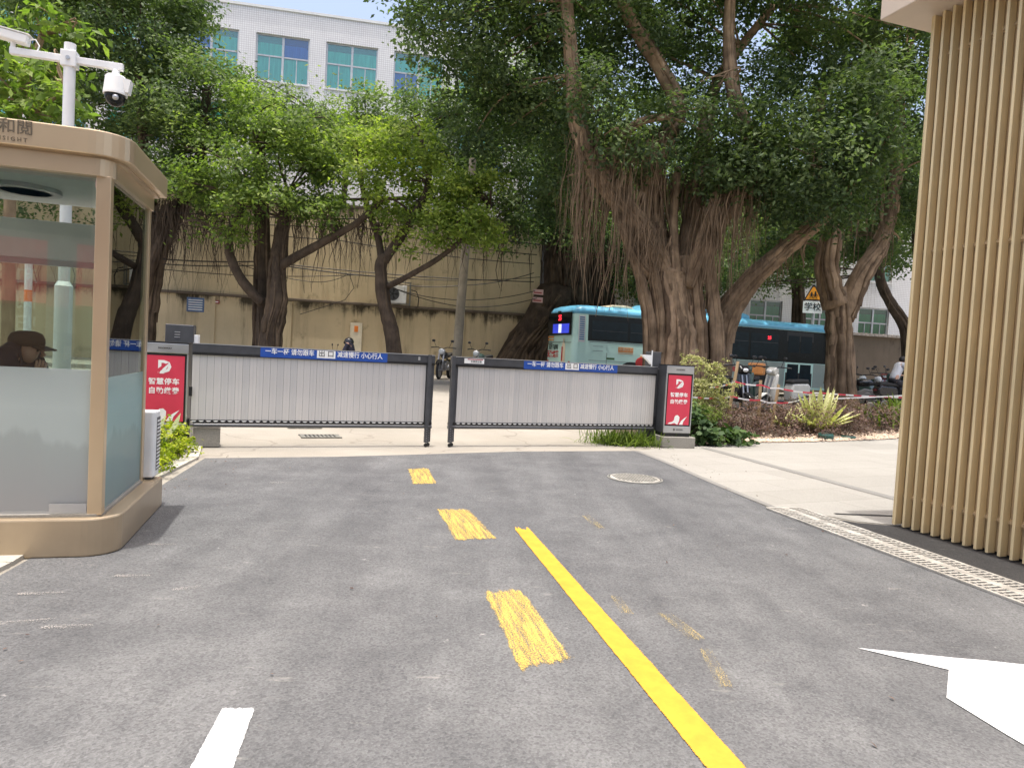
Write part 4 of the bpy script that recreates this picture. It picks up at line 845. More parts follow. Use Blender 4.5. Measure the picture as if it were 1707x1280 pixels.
for y in (-1.0, .88): MB().box(-.02, -.002, y, y + .12, .5, .95).build('tail_light', MT['ad_red'], BUS)
MB().box(-.06, .0, -1.15, 1.15, .34, .48).build('rear_bumper', MT['anthracite'], BUS, bevel=.02); MB().box(-.06, -.004, -.05, .12, 2.655, 2.72).build('rear_camera', MT['black'], BUS)

# ------------------------------------------------------------------ foliage
def leaf_mesh(name, C, N, size, aspect, mt, rng, tint, org=(0, 0, 0), droop=0.0, shape='kite'):
    """one quad (or a disc of five) per leaf"""
    n = len(C); s = size * rng.uniform(.7, 1.25, n)
    N = N / np.linalg.norm(N, axis=1, keepdims=True)
    T = rng.normal(size=(n, 3)); T[:, 2] -= droop
    T -= (T * N).sum(1, keepdims=True) * N; T /= np.linalg.norm(T, axis=1, keepdims=True)
    B = np.cross(N, T); L = (s * .5)[:, None]; Wd = (s * .5 * aspect)[:, None]; C = C - np.array(org)
    if shape == 'kite': rows = [C - T * L, C - T * L * .1 + B * Wd + N * L * .12, C + T * L, C - T * L * .1 - B * Wd + N * L * .12]
    else: rows = [C + (T * math.cos(a) + B * math.sin(a)) * L for a in (0, 1.2, 2.3, 3.9, 5.1)]
    k_ = len(rows); V = np.stack(rows, 1).reshape(-1, 3)
    me = bpy.data.meshes.new(name); me.vertices.add(n * k_); me.vertices.foreach_set('co', V.astype(np.float32).ravel())
    me.loops.add(n * k_); me.loops.foreach_set('vertex_index', np.arange(n * k_, dtype=np.int32))
    me.polygons.add(n); me.polygons.foreach_set('loop_start', np.arange(0, n * k_, k_, dtype=np.int32)); me.polygons.foreach_set('loop_total', np.full(n, k_, dtype=np.int32))
    me.update(calc_edges=True)
    a = me.attributes.new('tint', 'FLOAT', 'FACE'); a.data.foreach_set('value', tint.astype(np.float32))
    me.materials.append(mt); return me

def cloud(lobes, dens, per, rng, shell=.62, sig=.30, flat=.6, cut=None):
    """leaf positions in clumps over the shells of uneven ellipsoids: (centre, radii)"""
    Cs, Ns, Ts = [], [], []
    for c, r in lobes:
        c = np.array(c, float); r = np.array(r, float)
        area = 4 * math.pi * ((((r[0] * r[1]) ** 1.6 + (r[0] * r[2]) ** 1.6 + (r[1] * r[2]) ** 1.6) / 3) ** (1 / 1.6))
        k_ = max(int(area * dens), 4)
        d = rng.normal(size=(k_, 3)); d /= np.linalg.norm(d, axis=1, keepdims=True)
        rad = rng.uniform(shell, 1.0, k_) ** .7 * (1 + .2 * np.sin(d[:, 0] * 5 + c[0]) + .16 * np.sin(d[:, 2] * 7 + c[1])) * np.where(rng.random(k_) < .12, rng.uniform(1, 1.3, k_), 1)
        cc = c + d * r * rad[:, None]
        gap = np.sin(cc[:, 0] * 2.1 + 1.3 * np.sin(cc[:, 2] * 1.7)) * np.sin(cc[:, 1] * 1.6 + cc[:, 2] * 1.1) + .8 * np.sin(cc[:, 2] * 3.1 + cc[:, 0] * 1.4) * np.sin(cc[:, 0] * .9 + 2)
        if sig > .15: cc, d = cc[gap > -.26], d[gap > -.26]
        k_ = len(cc); ct = rng.uniform(0, 1, k_)
        P_ = np.repeat(cc, per, 0) + rng.normal(size=(k_ * per, 3)) * sig * np.array([1, 1, flat]) * np.repeat(rng.uniform(.6, 1.3, k_), per)[:, None]
        nn = np.repeat(d, per, 0) * .5 + rng.normal(size=(k_ * per, 3)) * .55 + np.array([0, 0, .75])
        Cs.append(P_); Ns.append(nn); Ts.append(np.clip(np.repeat(ct, per) * .55 + rng.uniform(0, .45, k_ * per) + .12 * np.repeat(d[:, 2], per), 0, 1))
    C = np.concatenate(Cs); N = np.concatenate(Ns); T = np.concatenate(Ts)
    if cut is not None:
        m = cut(C); C, N, T = C[m], N[m], T[m]
    return C, N, T

def LB(px, py, Y, rx, ry, rd):          # an ellipsoid of foliage as seen in the photograph, standing at depth Y
    c = at(px, py, Y); k_ = Y / FPX
    return ((c.x, c.y, c.z), (rx * k_, rd, ry * k_))

def smooth_path(pts, n=5):
    pts = [Vector(p) for p in pts]; out = []
    for i in range(len(pts) - 1):
        p0, p1, p2, p3 = pts[max(i - 1, 0)], pts[i], pts[i + 1], pts[min(i + 2, len(pts) - 1)]
        for k_ in range(n):
            t = k_ / n; out.append(.5 * ((2 * p1) + (p2 - p0) * t + (2 * p0 - 5 * p1 + 4 * p2 - p3) * t * t + (3 * p1 - p0 - 3 * p2 + p3) * t ** 3))
    out.append(pts[-1]); return out

def limb(m, path, r0, r1, rn, strands=0, flute=.14, n=14, sr=.05, flare=1.0, ropes=None, tints=None):
    pts = smooth_path(path, 6); k_ = len(pts)
    rad = [r0 + (r1 - r0) * (i / (k_ - 1)) for i in range(k_)]
    for i in range(min(6, k_)): rad[i] *= 1 + (flare - 1) * (1 - i / 6) ** 2
    pts = [p + Vector((rn.gauss(0, .25), rn.gauss(0, .25), 0)) * rad[i] * .12 for i, p in enumerate(pts)]
    rad = [q * (1 + rn.gauss(0, .035)) for q in rad]
    m.tube(pts, rad, n, flute, rn.uniform(0, 6))
    rm = ropes if ropes is not None else m
    for _ in range(strands):            # roots grown onto the trunk
        a = rn.uniform(0, 6.28); tw = rn.uniform(-1.3, 1.3); wob = rn.uniform(0, 6); i0 = rn.randrange(0, max(1, int(k_ * .25))); i1 = rn.randrange(int(k_ * .55), k_); q = []
        rs = sr * rn.choice((.45, .7, 1.0, 1.3, 1.8)) * rn.uniform(.8, 1.2); am = rn.uniform(.05, .22)
        for i in range(i0, i1):
            aa = a + tw * .5 * i / k_ + am * math.sin(i * .45 + wob); f = max(rad[i] * (.97 + .07 * math.sin(i * .6 + wob)), rad[i] - rs * .5)
            q.append(pts[i] + Vector((math.cos(aa) * f, math.sin(aa) * f, 0)))
        if len(q) > 3:
            f0 = len(rm.f); rm.tube(q, [rs * (1.2 - .6 * i / len(q)) * rn.uniform(.85, 1.2) for i in range(len(q))], 6, cap=False)
            if tints is not None: tints += [rn.random()] * (len(rm.f) - f0)
    return pts

def hang(m, tops, lo, hi, rn, r=.011, spread=.15, bunch=1):
    """aerial roots hanging from points"""
    for t in tops:
        for _ in range(bunch):
            p = Vector(t) + Vector((rn.gauss(0, spread), rn.gauss(0, spread), rn.uniform(-.1, .1))); L = rn.uniform(lo, hi); n = 6
            dx, dy = rn.gauss(0, .09), rn.gauss(0, .07); ph = rn.uniform(0, 6); wb = rn.uniform(.02, .07); kr = rn.choice((.5, .6, .8, 1, 1.3, 2.2)); L *= rn.choice((.45, .7, 1, 1))
            m.tube([p + Vector((dx * i / n * L + wb * math.sin(i * 1.3 + ph), dy * i / n * L + wb * math.cos(i * 1.1 + ph), -L * i / n)) for i in range(n + 1)], [r * kr * (1 - .7 * i / n) for i in range(n + 1)], 4 if kr > 1.8 else 3, cap=False)

def tree(name, base_px, Y, label, group, seed, limbs, lobes, leaf, size, dens, per, bark='bark', aspect=.5, roots=None, root_r=.011, sig=.30, cut=None, shell=.62, twig=.036):
    rn = random.Random(seed); rng = np.random.default_rng(seed)
    b = at(*base_px, Y); org = Vector((b.x, Y, h(b.x, Y)))
    t = empty(name, org, 0, label, 'tree', group)
    m = MB(); paths = []; ropes = MB(); tints = []
    for L_ in limbs:
        pth = [at(x, y, Y + dy) for x, y, dy in L_['p']]
        if L_.get('ground'): pth[0].z = h(pth[0].x, pth[0].y) - .1
        paths.append(limb(m, pth, L_['r'][0], L_['r'][1], rn, L_.get('s', 0), L_.get('f', .14), sr=L_.get('sr', .05), flare=L_.get('flare', 1), ropes=ropes, tints=tints))
    # twigs from the limbs into the crown
    lob = [LB(*l) for l in lobes]
    for c, r in lob:
        if r[0] < .5 and twig > .03: continue
        c = Vector(c); near = min((p for pt in paths for p in pt[len(pt) // 3:]), key=lambda p: (p - c).length)
        for _ in range(3):
            e = c + Vector((rn.uniform(-.6, .6) * r[0], rn.uniform(-.6, .6) * r[1], rn.uniform(-.4, .7) * r[2])); mid = near.lerp(e, .5) + Vector((rn.gauss(0, .2), rn.gauss(0, .2), rn.uniform(0, .3)))
            m.tube(smooth_path([near, mid, e], 4), [twig * (1 - i / 10) + twig * .15 for i in range(9)], 6, cap=False)
    m.build('trunk', MT[bark], t, org, smooth=True)
    if ropes.f:
        me = bpy.data.meshes.new('fused_roots'); me.from_pydata([(a - org.x, b_ - org.y, c_ - org.z) for a, b_, c_ in ropes.v], [], ropes.f); me.polygons.foreach_set('use_smooth', [True] * len(me.polygons))
        at_ = me.attributes.new('tint', 'FLOAT', 'FACE'); at_.data.foreach_set('value', tints); me.materials.append(MT['bark_rope' if bark == 'bark' else 'rope_dark']); link('fused_roots', me, t)['kind'] = 'stuff'
    C, N, T = cloud(lob, dens, per, rng, shell, sig, cut=cut)
    me = leaf_mesh('crown', C, N, size, aspect, MT[leaf], rng, T, org); link('crown', me, t)
    if roots:
        hm = MB()
        for (x0, y0, x1, y1, dy, cnt, lo, hi, bunch) in roots:
            hang(hm, [at(x0 + (x1 - x0) * q, y0 + (y1 - y0) * q + rn.uniform(-12, 12), Y + dy + rn.uniform(-.5, .5)) for q in [rn.random() for _ in range(cnt)]], lo, hi, rn, root_r, .12, bunch)
        o = hm.build('aerial_roots', MT['root_hair' if bark == 'bark' else 'bark_dark'], t, org); o['kind'] = 'stuff'
    return t
GT = 'street trees between the gate and the wall'
# the big banyan
tree('banyan_tree', (1135, 650), 19.0, 'huge banyan with ropy trunk and curtains of aerial roots in the middle', GT, 11, [
    dict(p=[(1125, 650, 0), (1128, 580, 0), (1124, 510, 0), (1116, 450, 0)], r=(.54, .40), s=42, sr=.085, ground=1, flare=1.35),
    dict(p=[(1165, 650, .3), (1158, 570, .2), (1150, 500, .1), (1148, 430, .1)], r=(.38, .30), s=28, sr=.075, ground=1, flare=1.3),
    dict(p=[(1112, 470, 0), (1064, 375, -.3), (1008, 305, -.6), (968, 225, -.8), (952, 100, -.6), (938, -80, -.2)], r=(.34, .12), s=30, sr=.035),
    dict(p=[(1120, 480, 0), (1092, 390, .3), (1084, 290, .5), (1128, 185, .2), (1095, 105, 0), (1045, 22, -.4), (1015, -70, -.6)], r=(.32, .12), s=22, sr=.035),
    dict(p=[(1140, 480, .2), (1152, 380, .6), (1166, 300, 1), (1178, 200, 1.4), (1205, 120, 1.6), (1290, 10, 1.8)], r=(.30, .11), s=14, sr=.035),
    dict(p=[(1150, 480, 0), (1192, 375, -.3), (1238, 315, -.6), (1262, 260, -.8), (1226, 170, -.6), (1215, 60, -.2), (1222, -80, 0)], r=(.30, .12), s=26, sr=.035),
    dict(p=[(1190, 650, .9), (1196, 570, .7), (1228, 495, .4), (1288, 432, 0), (1345, 385, -.3), (1420, 310, -.6)], r=(.38, .16), s=80, sr=.045, ground=1, flare=1.35),
    dict(p=[(1100, 640, -.3), (1100, 540, -.3), (1088, 450, -.3), (1076, 370, -.1), (1080, 290, .1)], r=(.20, .10), s=12, sr=.03, ground=1), dict(p=[(1140, 640, -.5), (1136, 540, -.4), (1128, 450, -.2), (1122, 370, 0), (1130, 280, .3)], r=(.17, .09), s=10, sr=.03, ground=1), dict(p=[(1172, 640, -.2), (1166, 540, -.2), (1160, 460, -.2), (1170, 390, -.3), (1205, 330, -.5)], r=(.17, .10), s=10, sr=.03, ground=1),
    dict(p=[(1200, 640, -.1), (1196, 560, -.1), (1186, 470, -.1), (1180, 390, -.2), (1200, 310, -.4)], r=(.20, .10), s=16, sr=.045, ground=1), dict(p=[(1082, 640, -.3), (1084, 560, -.3), (1072, 480, -.3), (1046, 400, -.4), (1020, 330, -.5)], r=(.17, .09), s=14, sr=.045, ground=1),
    dict(p=[(1095, 470, -.2), (1060, 430, -.4), (1030, 360, -.5), (1010, 300, -.6)], r=(.16, .10), s=10, sr=.03),
    dict(p=[(1010, 305, -.6), (1050, 215, -.9), (1110, 195, -1)], r=(.15, .08), s=5, sr=.03)],
    [(760, 40, 19.5, 95, 70, 2.2), (720, -60, 20, 90, 70, 2.2), (850, 90, 19.5, 100, 70, 2.2), (870, -50, 20, 120, 90, 2.6), (810, 190, 20, 70, 60, 1.8), (960, 40, 20.5, 100, 80, 2.4), (1000, -90, 19, 140, 90, 3), (1060, 110, 21.5, 90, 80, 2.2), (905, 200, 20.5, 70, 80, 1.8),
     (1130, 20, 21, 110, 70, 2.5), (1180, -90, 19, 150, 80, 3), (1150, 215, 18.4, 75, 40, 1.4), (1240, 150, 20.8, 80, 60, 1.8), (1290, 270, 18.2, 100, 70, 1.8), (1370, 230, 18, 110, 90, 2), (1440, 190, 18.2, 90, 90, 1.8), (1330, 330, 18.4, 80, 50, 1.5), (1400, 330, 18.6, 60, 50, 1.2), (1090, 262, 18.3, 70, 32, 1.2), (1200, 290, 18.4, 70, 35, 1.2),
     (1360, 90, 20.5, 80, 55, 1.6), (1420, -40, 20, 140, 90, 3), (1300, -110, 19, 150, 70, 3), (1500, 90, 20, 60, 70, 1.5), (930, 330, 20.8, 45, 40, 1.2), (985, 170, 18.0, 45, 60, 1.0), (1020, 250, 18.0, 36, 26, .8), (1185, 150, 18.6, 45, 40, 1.0), (1060, 40, 18.6, 50, 50, 1.2), (1240, 250, 17.8, 50, 36, 1.0)],
    'leaf_banyan', .15, 5.2, 44, roots=[(955, 215, 1075, 330, -.7, 50, 1.0, 3.8, 4), (1000, 225, 1110, 230, -.9, 24, .8, 3.2, 4), (1050, 360, 1110, 400, -.3, 60, .8, 2.0, 3), (1180, 345, 1270, 290, -.7, 60, .9, 3.2, 4), (1090, 300, 1180, 300, .4, 70, 1.5, 3.2, 3), (1260, 440, 1340, 390, 0, 30, .4, 1.6, 2), (940, 300, 1010, 350, .5, 40, 1.5, 3, 2)])
tree('banyan_tree', (1400, 655), 21.5, 'forked banyan beside the school sign at right', GT, 12, [
    dict(p=[(1402, 655, 0), (1400, 590, 0), (1398, 530, 0), (1392, 480, 0)], r=(.36, .30), s=50, sr=.055, ground=1, flare=1.4),
    dict(p=[(1392, 510, 0), (1378, 445, -.1), (1384, 385, -.2), (1360, 300, 0), (1370, 150, 0)], r=(.36, .15), s=20, sr=.04), dict(p=[(1405, 530, 0), (1438, 455, .2), (1468, 405, .4), (1490, 320, .6), (1500, 150, .6)], r=(.34, .14), s=18, sr=.04)],
    [(1400, 120, 22.5, 110, 110, 2.4), (1480, 220, 22.5, 90, 110, 2.2), (1530, 120, 22, 80, 110, 2.2), (1540, 300, 22.5, 60, 70, 2), (1450, 0, 22.5, 130, 70, 2.5), (1560, -40, 22, 110, 80, 2.5), (1380, 350, 22.8, 60, 40, 1.5), (1300, 420, 23, 50, 30, 1.3), (1420, 400, 23, 50, 30, 1.4), (1500, 420, 23, 40, 26, 1.2)],
    'leaf_banyan', .15, 4.6, 42, bark='bark', roots=[(1380, 330, 1500, 330, .3, 50, 1, 4, 1), (1425, 180, 1440, 190, 0, 5, 4, 5, 1), (1470, 210, 1490, 230, .3, 7, 3.5, 4.5, 1)])
tree('dark_tree', (1520, 610), 26.5, 'dark slanting tree beside the boundary wall at far right', GT, 13, [
    dict(p=[(1518, 610, 0), (1512, 560, 0), (1484, 505, 0), (1466, 455, 0), (1470, 380, 0)], r=(.26, .14), s=6, ground=1), dict(p=[(1545, 610, 0), (1540, 530, 0), (1536, 430, 0), (1520, 300, 0)], r=(.34, .2), s=12, ground=1)],
    [(1540, 380, 27, 60, 40, 2), (1480, 330, 27, 90, 60, 2.4), (1560, 260, 27, 80, 80, 2.4), (1380, 400, 27.5, 80, 40, 2), (1280, 380, 27.5, 90, 40, 2), (1240, 470, 28, 50, 26, 1.5)], 'leaf_back', .16, 4.0, 40, bark='bark_dark')
tree('root_banyan', (930, 600), 28.6, 'black banyan trunk with sloping root buttress at the end of the cream wall', GT, 14, [
    dict(p=[(955, 610, 0), (950, 540, 0), (945, 450, 0), (940, 350, 0), (930, 200, 0)], r=(1.15, .6), s=70, sr=.07, ground=1, flare=1.5), dict(p=[(1010, 610, .4), (1000, 500, .4), (990, 420, .4), (1000, 300, .4)], r=(.7, .35), s=40, sr=.06, ground=1),
    dict(p=[(838, 640, -1.5), (868, 585, -1.3), (900, 535, -1.0), (930, 490, -.5)], r=(.62, .75), s=50, sr=.06, flare=1.3), dict(p=[(880, 640, -1.4), (905, 580, -1.2), (930, 520, -.8)], r=(.6, .6), s=30, sr=.06)],
    [(880, 300, 28, 90, 70, 2.4), (960, 380, 27, 60, 36, 1.6), (870, 400, 26.4, 40, 30, 1.2), (1000, 280, 28.5, 110, 80, 2.4), (900, 180, 28.5, 120, 80, 2.6), (1080, 400, 28.5, 80, 40, 2), (1180, 440, 29, 80, 30, 2), (1060, 470, 29, 60, 22, 1.4)], 'leaf_back', .16, 4.6, 42, bark='bark_dark', roots=[(840, 330, 1010, 330, -.5, 110, 2, 4.5, 2), (880, 380, 1100, 400, 0, 110, 1.5, 3.4, 2)], root_r=.016)
tree('shade_tree', (1250, 600), 34.0, 'dense dark trees filling the gap behind the bus', GT, 20, [dict(p=[(1180, 610, 0), (1185, 500, 0), (1190, 400, 0), (1200, 280, 0)], r=(.4, .25), s=10, ground=1), dict(p=[(1330, 610, .5), (1330, 500, .5), (1320, 400, .5), (1310, 300, .5)], r=(.35, .22), s=8, ground=1)],
    [(1010, 400, 34, 80, 60, 2.2), (1110, 380, 34, 80, 70, 2.2), (1210, 390, 34, 80, 66, 2.2), (1310, 390, 34, 80, 60, 2.2), (1420, 380, 34, 80, 60, 2.2), (1520, 390, 34, 70, 60, 2.2), (1060, 300, 34.5, 100, 60, 2.4), (1240, 300, 34.5, 110, 60, 2.4), (1400, 290, 34.5, 110, 60, 2.4), (1540, 280, 34.5, 90, 70, 2.4), (1180, 462, 33.5, 60, 26, 1.6), (1320, 458, 33.5, 50, 20, 1.4), (1030, 470, 33.5, 60, 22, 1.4), (1110, 220, 34.5, 110, 60, 2.4), (950, 250, 34.5, 100, 90, 2.4)],
    'leaf_back', .2, 3.2, 40, bark='bark_dark', sig=.4, roots=[(1000, 420, 1260, 420, -1, 70, .8, 2.0, 2)], root_r=.014)
# the smaller trees in front of the wall
tree('street_tree', (450, 605), 22.0, 'twisted dark tree with a looping left limb before the cream wall', GT, 15, [
    dict(p=[(446, 610, 0), (452, 555, 0), (462, 500, 0), (462, 440, 0), (470, 390, 0), (480, 320, .3)], r=(.34, .17), s=26, sr=.035, ground=1, flare=1.5), dict(p=[(438, 505, .2), (405, 470, 0), (383, 425, -.1), (384, 385, -.1), (402, 345, 0), (395, 280, 0)], r=(.17, .09), f=.08),
    dict(p=[(465, 445, 0), (505, 422, -.2), (560, 392, -.4), (600, 368, -.6), (640, 330, -.8)], r=(.16, .08), f=.08), dict(p=[(437, 600, .7), (438, 480, .7), (437, 380, .7), (430, 200, .7)], r=(.24, .18), s=14, ground=1)],
    [(440, 240, 21.6, 59, 34, 1.6), (400, 290, 21.4, 59, 34, 1.5), (490, 290, 21.4, 59, 39, 1.5), (340, 320, 21.4, 50, 34, 1.4), (450, 345, 21.2, 63, 29, 1.3), (530, 340, 21.2, 46, 30, 1.2), (440, 190, 22.2, 50, 38, 1.6), (500, 225, 22, 50, 34, 1.6), (540, 270, 22.2, 34, 34, 1.3), (330, 250, 22.5, 50, 42, 1.8), (385, 390, 21.4, 22, 15, .6), (320, 380, 21.6, 34, 20, .9), (550, 215, 22.4, 34, 38, 1.5)],
    'leaf_street', .145, 5.6, 40, bark='bark_dark', sig=.24, roots=[(300, 350, 420, 350, .5, 40, .8, 3, 2), (470, 360, 600, 370, 0, 45, .6, 2.6, 2), (340, 340, 560, 340, 1.5, 40, 1, 3, 2)])
tree('street_tree', (655, 605), 21.5, 'slim dark tree with bright crown in front of the wall condenser', GT, 16, [
    dict(p=[(662, 610, 0), (655, 560, 0), (640, 505, 0), (634, 450, 0), (642, 425, 0)], r=(.24, .17), s=8, sr=.03, ground=1, flare=1.4), dict(p=[(638, 440, 0), (630, 395, .2), (612, 345, .3), (600, 290, .3)], r=(.13, .07), f=.08), dict(p=[(640, 435, 0), (668, 395, -.1), (695, 350, -.2), (715, 300, -.2), (700, 230, 0)], r=(.16, .08), f=.08),
    dict(p=[(646, 478, 0), (690, 455, -.3), (740, 425, -.6), (790, 380, -.9), (820, 340, -1)], r=(.10, .05), f=.08)],
    [(655, 235, 21.2, 52, 32, 1.4), (620, 300, 21, 46, 29, 1.2), (700, 300, 20.8, 59, 29, 1.3), (770, 315, 20.4, 42, 20, 1.0), (660, 340, 21, 59, 25, 1.1), (780, 365, 20.4, 40, 18, 1.0), (720, 355, 20.8, 46, 22, 1), (590, 250, 21.4, 39, 30, 1.2), (690, 215, 21.4, 34, 22, 1), (640, 385, 21.3, 38, 15, .7), (745, 395, 20.6, 34, 15, .7), (690, 425, 20.9, 12, 7, .3), (725, 262, 21, 34, 18, .9), (800, 330, 20.2, 44, 22, .9), (790, 385, 20.2, 44, 20, .9), (815, 300, 20.3, 26, 14, .7)],
    'leaf_bright', .145, 6.2, 40, bark='bark_dark', sig=.22, roots=[(580, 360, 700, 360, .6, 36, .5, 2.4, 2), (720, 380, 850, 390, .6, 30, .5, 2.2, 2)])
tree('street_tree', (262, 610), 23.5, 'shaggy root-hung tree at the left end of the cream wall', GT, 17, [
    dict(p=[(240, 620, 0), (246, 520, 0), (262, 430, 0), (292, 365, 0), (330, 280, 0), (345, 150, 0)], r=(.30, .14), s=20, ground=1), dict(p=[(262, 430, 0), (250, 350, 0), (240, 240, 0), (230, 100, 0)], r=(.22, .12), s=10)],
    [(220, 60, 24, 100, 80, 2.6), (290, 50, 24, 45, 70, 2.0), (160, 40, 24.5, 110, 90, 2.6), (60, 60, 25, 120, 110, 2.6), (360, 140, 23.6, 45, 42, 1.6), (290, 160, 23.4, 85, 60, 2), (210, 170, 23.6, 80, 60, 2), (350, 190, 23.2, 65, 55, 1.8), (270, 250, 23.6, 70, 50, 2), (330, 285, 23.4, 50, 35, 1.5), (200, -60, 24, 130, 70, 3), (120, 200, 25, 110, 90, 2.4), (300, 325, 23.4, 50, 30, 1.4), (60, -60, 25, 150, 80, 3), (90, 330, 25, 120, 70, 2.2)],
    'leaf_back', .155, 4.6, 42, bark='bark_dark', roots=[(252, 345, 300, 340, -.2, 80, 1.2, 2.4, 3), (250, 350, 420, 360, .3, 70, .8, 3.0, 2), (0, 400, 160, 400, .3, 50, .6, 1.6, 2)])
tree('street_tree', (560, 605), 26.0, 'leafy tree hiding the foot of the white tiled building', GT, 18, [
    dict(p=[(566, 610, .8), (566, 500, .9), (570, 380, .9), (580, 250, .9)], r=(.12, .10), ground=0)],
    [(470, 178, 27.6, 55, 34, 1.8), (560, 212, 27.6, 70, 36, 1.8), (640, 190, 27.8, 60, 40, 1.8), (720, 180, 27.6, 60, 48, 1.8), (780, 210, 27.2, 70, 60, 1.8), (700, 240, 27.4, 80, 50, 1.8), (600, 250, 27.6, 80, 45, 1.8), (500, 240, 27.8, 80, 50, 1.8), (830, 280, 26.4, 50, 50, 1.6), (760, 300, 27, 70, 45, 1.6), (850, 150, 26.4, 60, 70, 2), (415, 150, 27.8, 40, 36, 1.4), (850, 350, 26.2, 40, 30, 1.2)],
    'leaf_back', .16, 3.8, 40, bark='bark_dark', roots=[(450, 350, 880, 370, -.6, 90, .6, 2.6, 1)])
# large-leafed tree just behind the kiosk
tree('young_tree', (30, 700), 9.6, 'bright large-leafed tree behind the camera mast', GT, 19, [
    dict(p=[(10, 760, 0), (14, 500, 0), (20, 250, 0), (40, 150, 0), (70, 60, .2)], r=(.09, .04), ground=1, f=.05), dict(p=[(18, 280, 0), (-20, 180, 0), (-40, 80, 0)], r=(.05, .025), f=.05), dict(p=[(18, 260, 0), (60, 190, -.2), (110, 150, -.3)], r=(.045, .02), f=.05)],
    [(20, 80, 9.6, 40, 26, .5), (90, 45, 9.8, 40, 22, .45), (70, 120, 9.4, 40, 22, .4), (20, 150, 9.5, 50, 26, .45), (110, 175, 9.3, 42, 22, .4), (60, 190, 9.4, 46, 20, .4), (-40, 110, 9.6, 60, 50, .7), (125, 120, 9.6, 22, 16, .3), (0, 200, 9.5, 40, 20, .4), (130, 60, 9.9, 20, 14, .3)],
    'leaf_big', .17, 15, 9, aspect=.42, sig=.10, shell=.35, twig=.014)

# ------------------------------------------------------------------ planting
def bush(name, label, cat, lobes, leaf, size, dens, per, seed, sig=.06, aspect=.5, shell=.6, shape='kite', group=None, zmin=True, stem=True):
    rng = np.random.default_rng(seed); rn = random.Random(seed)
    c0 = lobes[0][0]; org = Vector((c0[0], c0[1], h(c0[0], c0[1])))
    t = empty(name, org, 0, label, cat, group)
    C, N, T = cloud(lobes, dens, per, rng, shell, sig)
    g = np.array([h(x, y) for x, y in C[:, :2]]); m_ = C[:, 2] > g + .02
    C, N, T = C[m_], N[m_], T[m_]
    o = link('foliage', leaf_mesh('foliage', C, N, size, aspect, MT[leaf], rng, T, org, shape=shape), t); o['kind'] = 'stuff'
    if stem:
        m = MB()
        for c, r in lobes:
            for _ in range(5):
                x, y = c[0] + rn.uniform(-.3, .3) * r[0], c[1] + rn.uniform(-.3, .3) * r[1]; gz = h(x, y)
                m.tube([(x, y, gz), (x + rn.gauss(0, .05), y, (gz + c[2]) / 2 + .02), (x + rn.gauss(0, .12), y + rn.gauss(0, .08), c[2] + r[2] * .5)], [.014, .01, .005], 5, cap=False)
        m.build('stems', MT['bark_dark'], t, org)['kind'] = 'stuff'
    return t
bush('clipped_hedge', 'low yellow-green hedge between the kiosk and the left gate cabinet', 'hedge', [((-3.72, 7.0, .14), (.20, .5, .24)), ((-4.0, 7.8, .16), (.30, .5, .26)), ((-4.15, 8.35, .16), (.30, .3, .24)), ((-4.4, 7.4, .16), (.4, .6, .26))], 'leaf_hedge', .052, 60, 16, 31, .045)
bush('round_bush', 'round cream and green variegated bush behind the right gate cabinet', 'bush', [((3.86, 14.1, .95), (.50, .5, .55)), ((3.8, 14.05, .6), (.48, .45, .45))], 'leaf_variegated', .042, 150, 14, 32, .03, shell=.9)
bush('creeper', 'green heart-leaved creeper spilling beside the right gate cabinet', 'creeper', [((3.36, 12.45, .22), (.30, .38, .38)), ((3.75, 12.6, .12), (.55, .42, .28)), ((4.15, 12.95, .05), (.42, .40, .16)), ((3.4, 12.7, .5), (.24, .3, .18))], 'leaf_creeper', .115, 26, 7, 33, .05, shape='disc')
bush('feathery_shrub', 'soft light green shrub above the creeper beside the right gate cabinet', 'shrub', [((3.4, 12.95, .55), (.34, .32, .28)), ((3.72, 13.1, .42), (.30, .3, .2))], 'leaf_grass', .075, 34, 14, 34, .06, aspect=.22)
hl = [((4.6, 13.9, .22), (.5, .5, .36)), ((5.3, 14.4, .28), (.7, .7, .38)), ((6.2, 14.75, .28), (.8, .7, .42)), ((7.2, 15.2, .30), (.9, .75, .44)), ((8.3, 15.8, .30), (.9, .7, .46)), ((9.2, 16.3, .32), (.7, .7, .44)), ((5.0, 15.1, .3), (.6, .6, .4)), ((6.0, 15.6, .36), (.7, .7, .4)), ((7.0, 16.1, .40), (.8, .7, .4)), ((4.2, 14.6, .25), (.4, .6, .36)), ((8.2, 16.7, .42), (.9, .6, .4))]
bush('red_groundcover', 'mounded dark red groundcover shrubs behind the pebble strip', 'shrub', hl, 'leaf_red', .055, 26, 16, 35, .075)
bush('fern_patch', 'green ferny leaves at the end of the red groundcover by the slatted wall', 'shrub', [((9.7, 17.0, .45), (.6, .5, .4)), ((10.4, 17.4, .45), (.6, .5, .4))], 'leaf_grass', .16, 30, 8, 36, .07, aspect=.2)

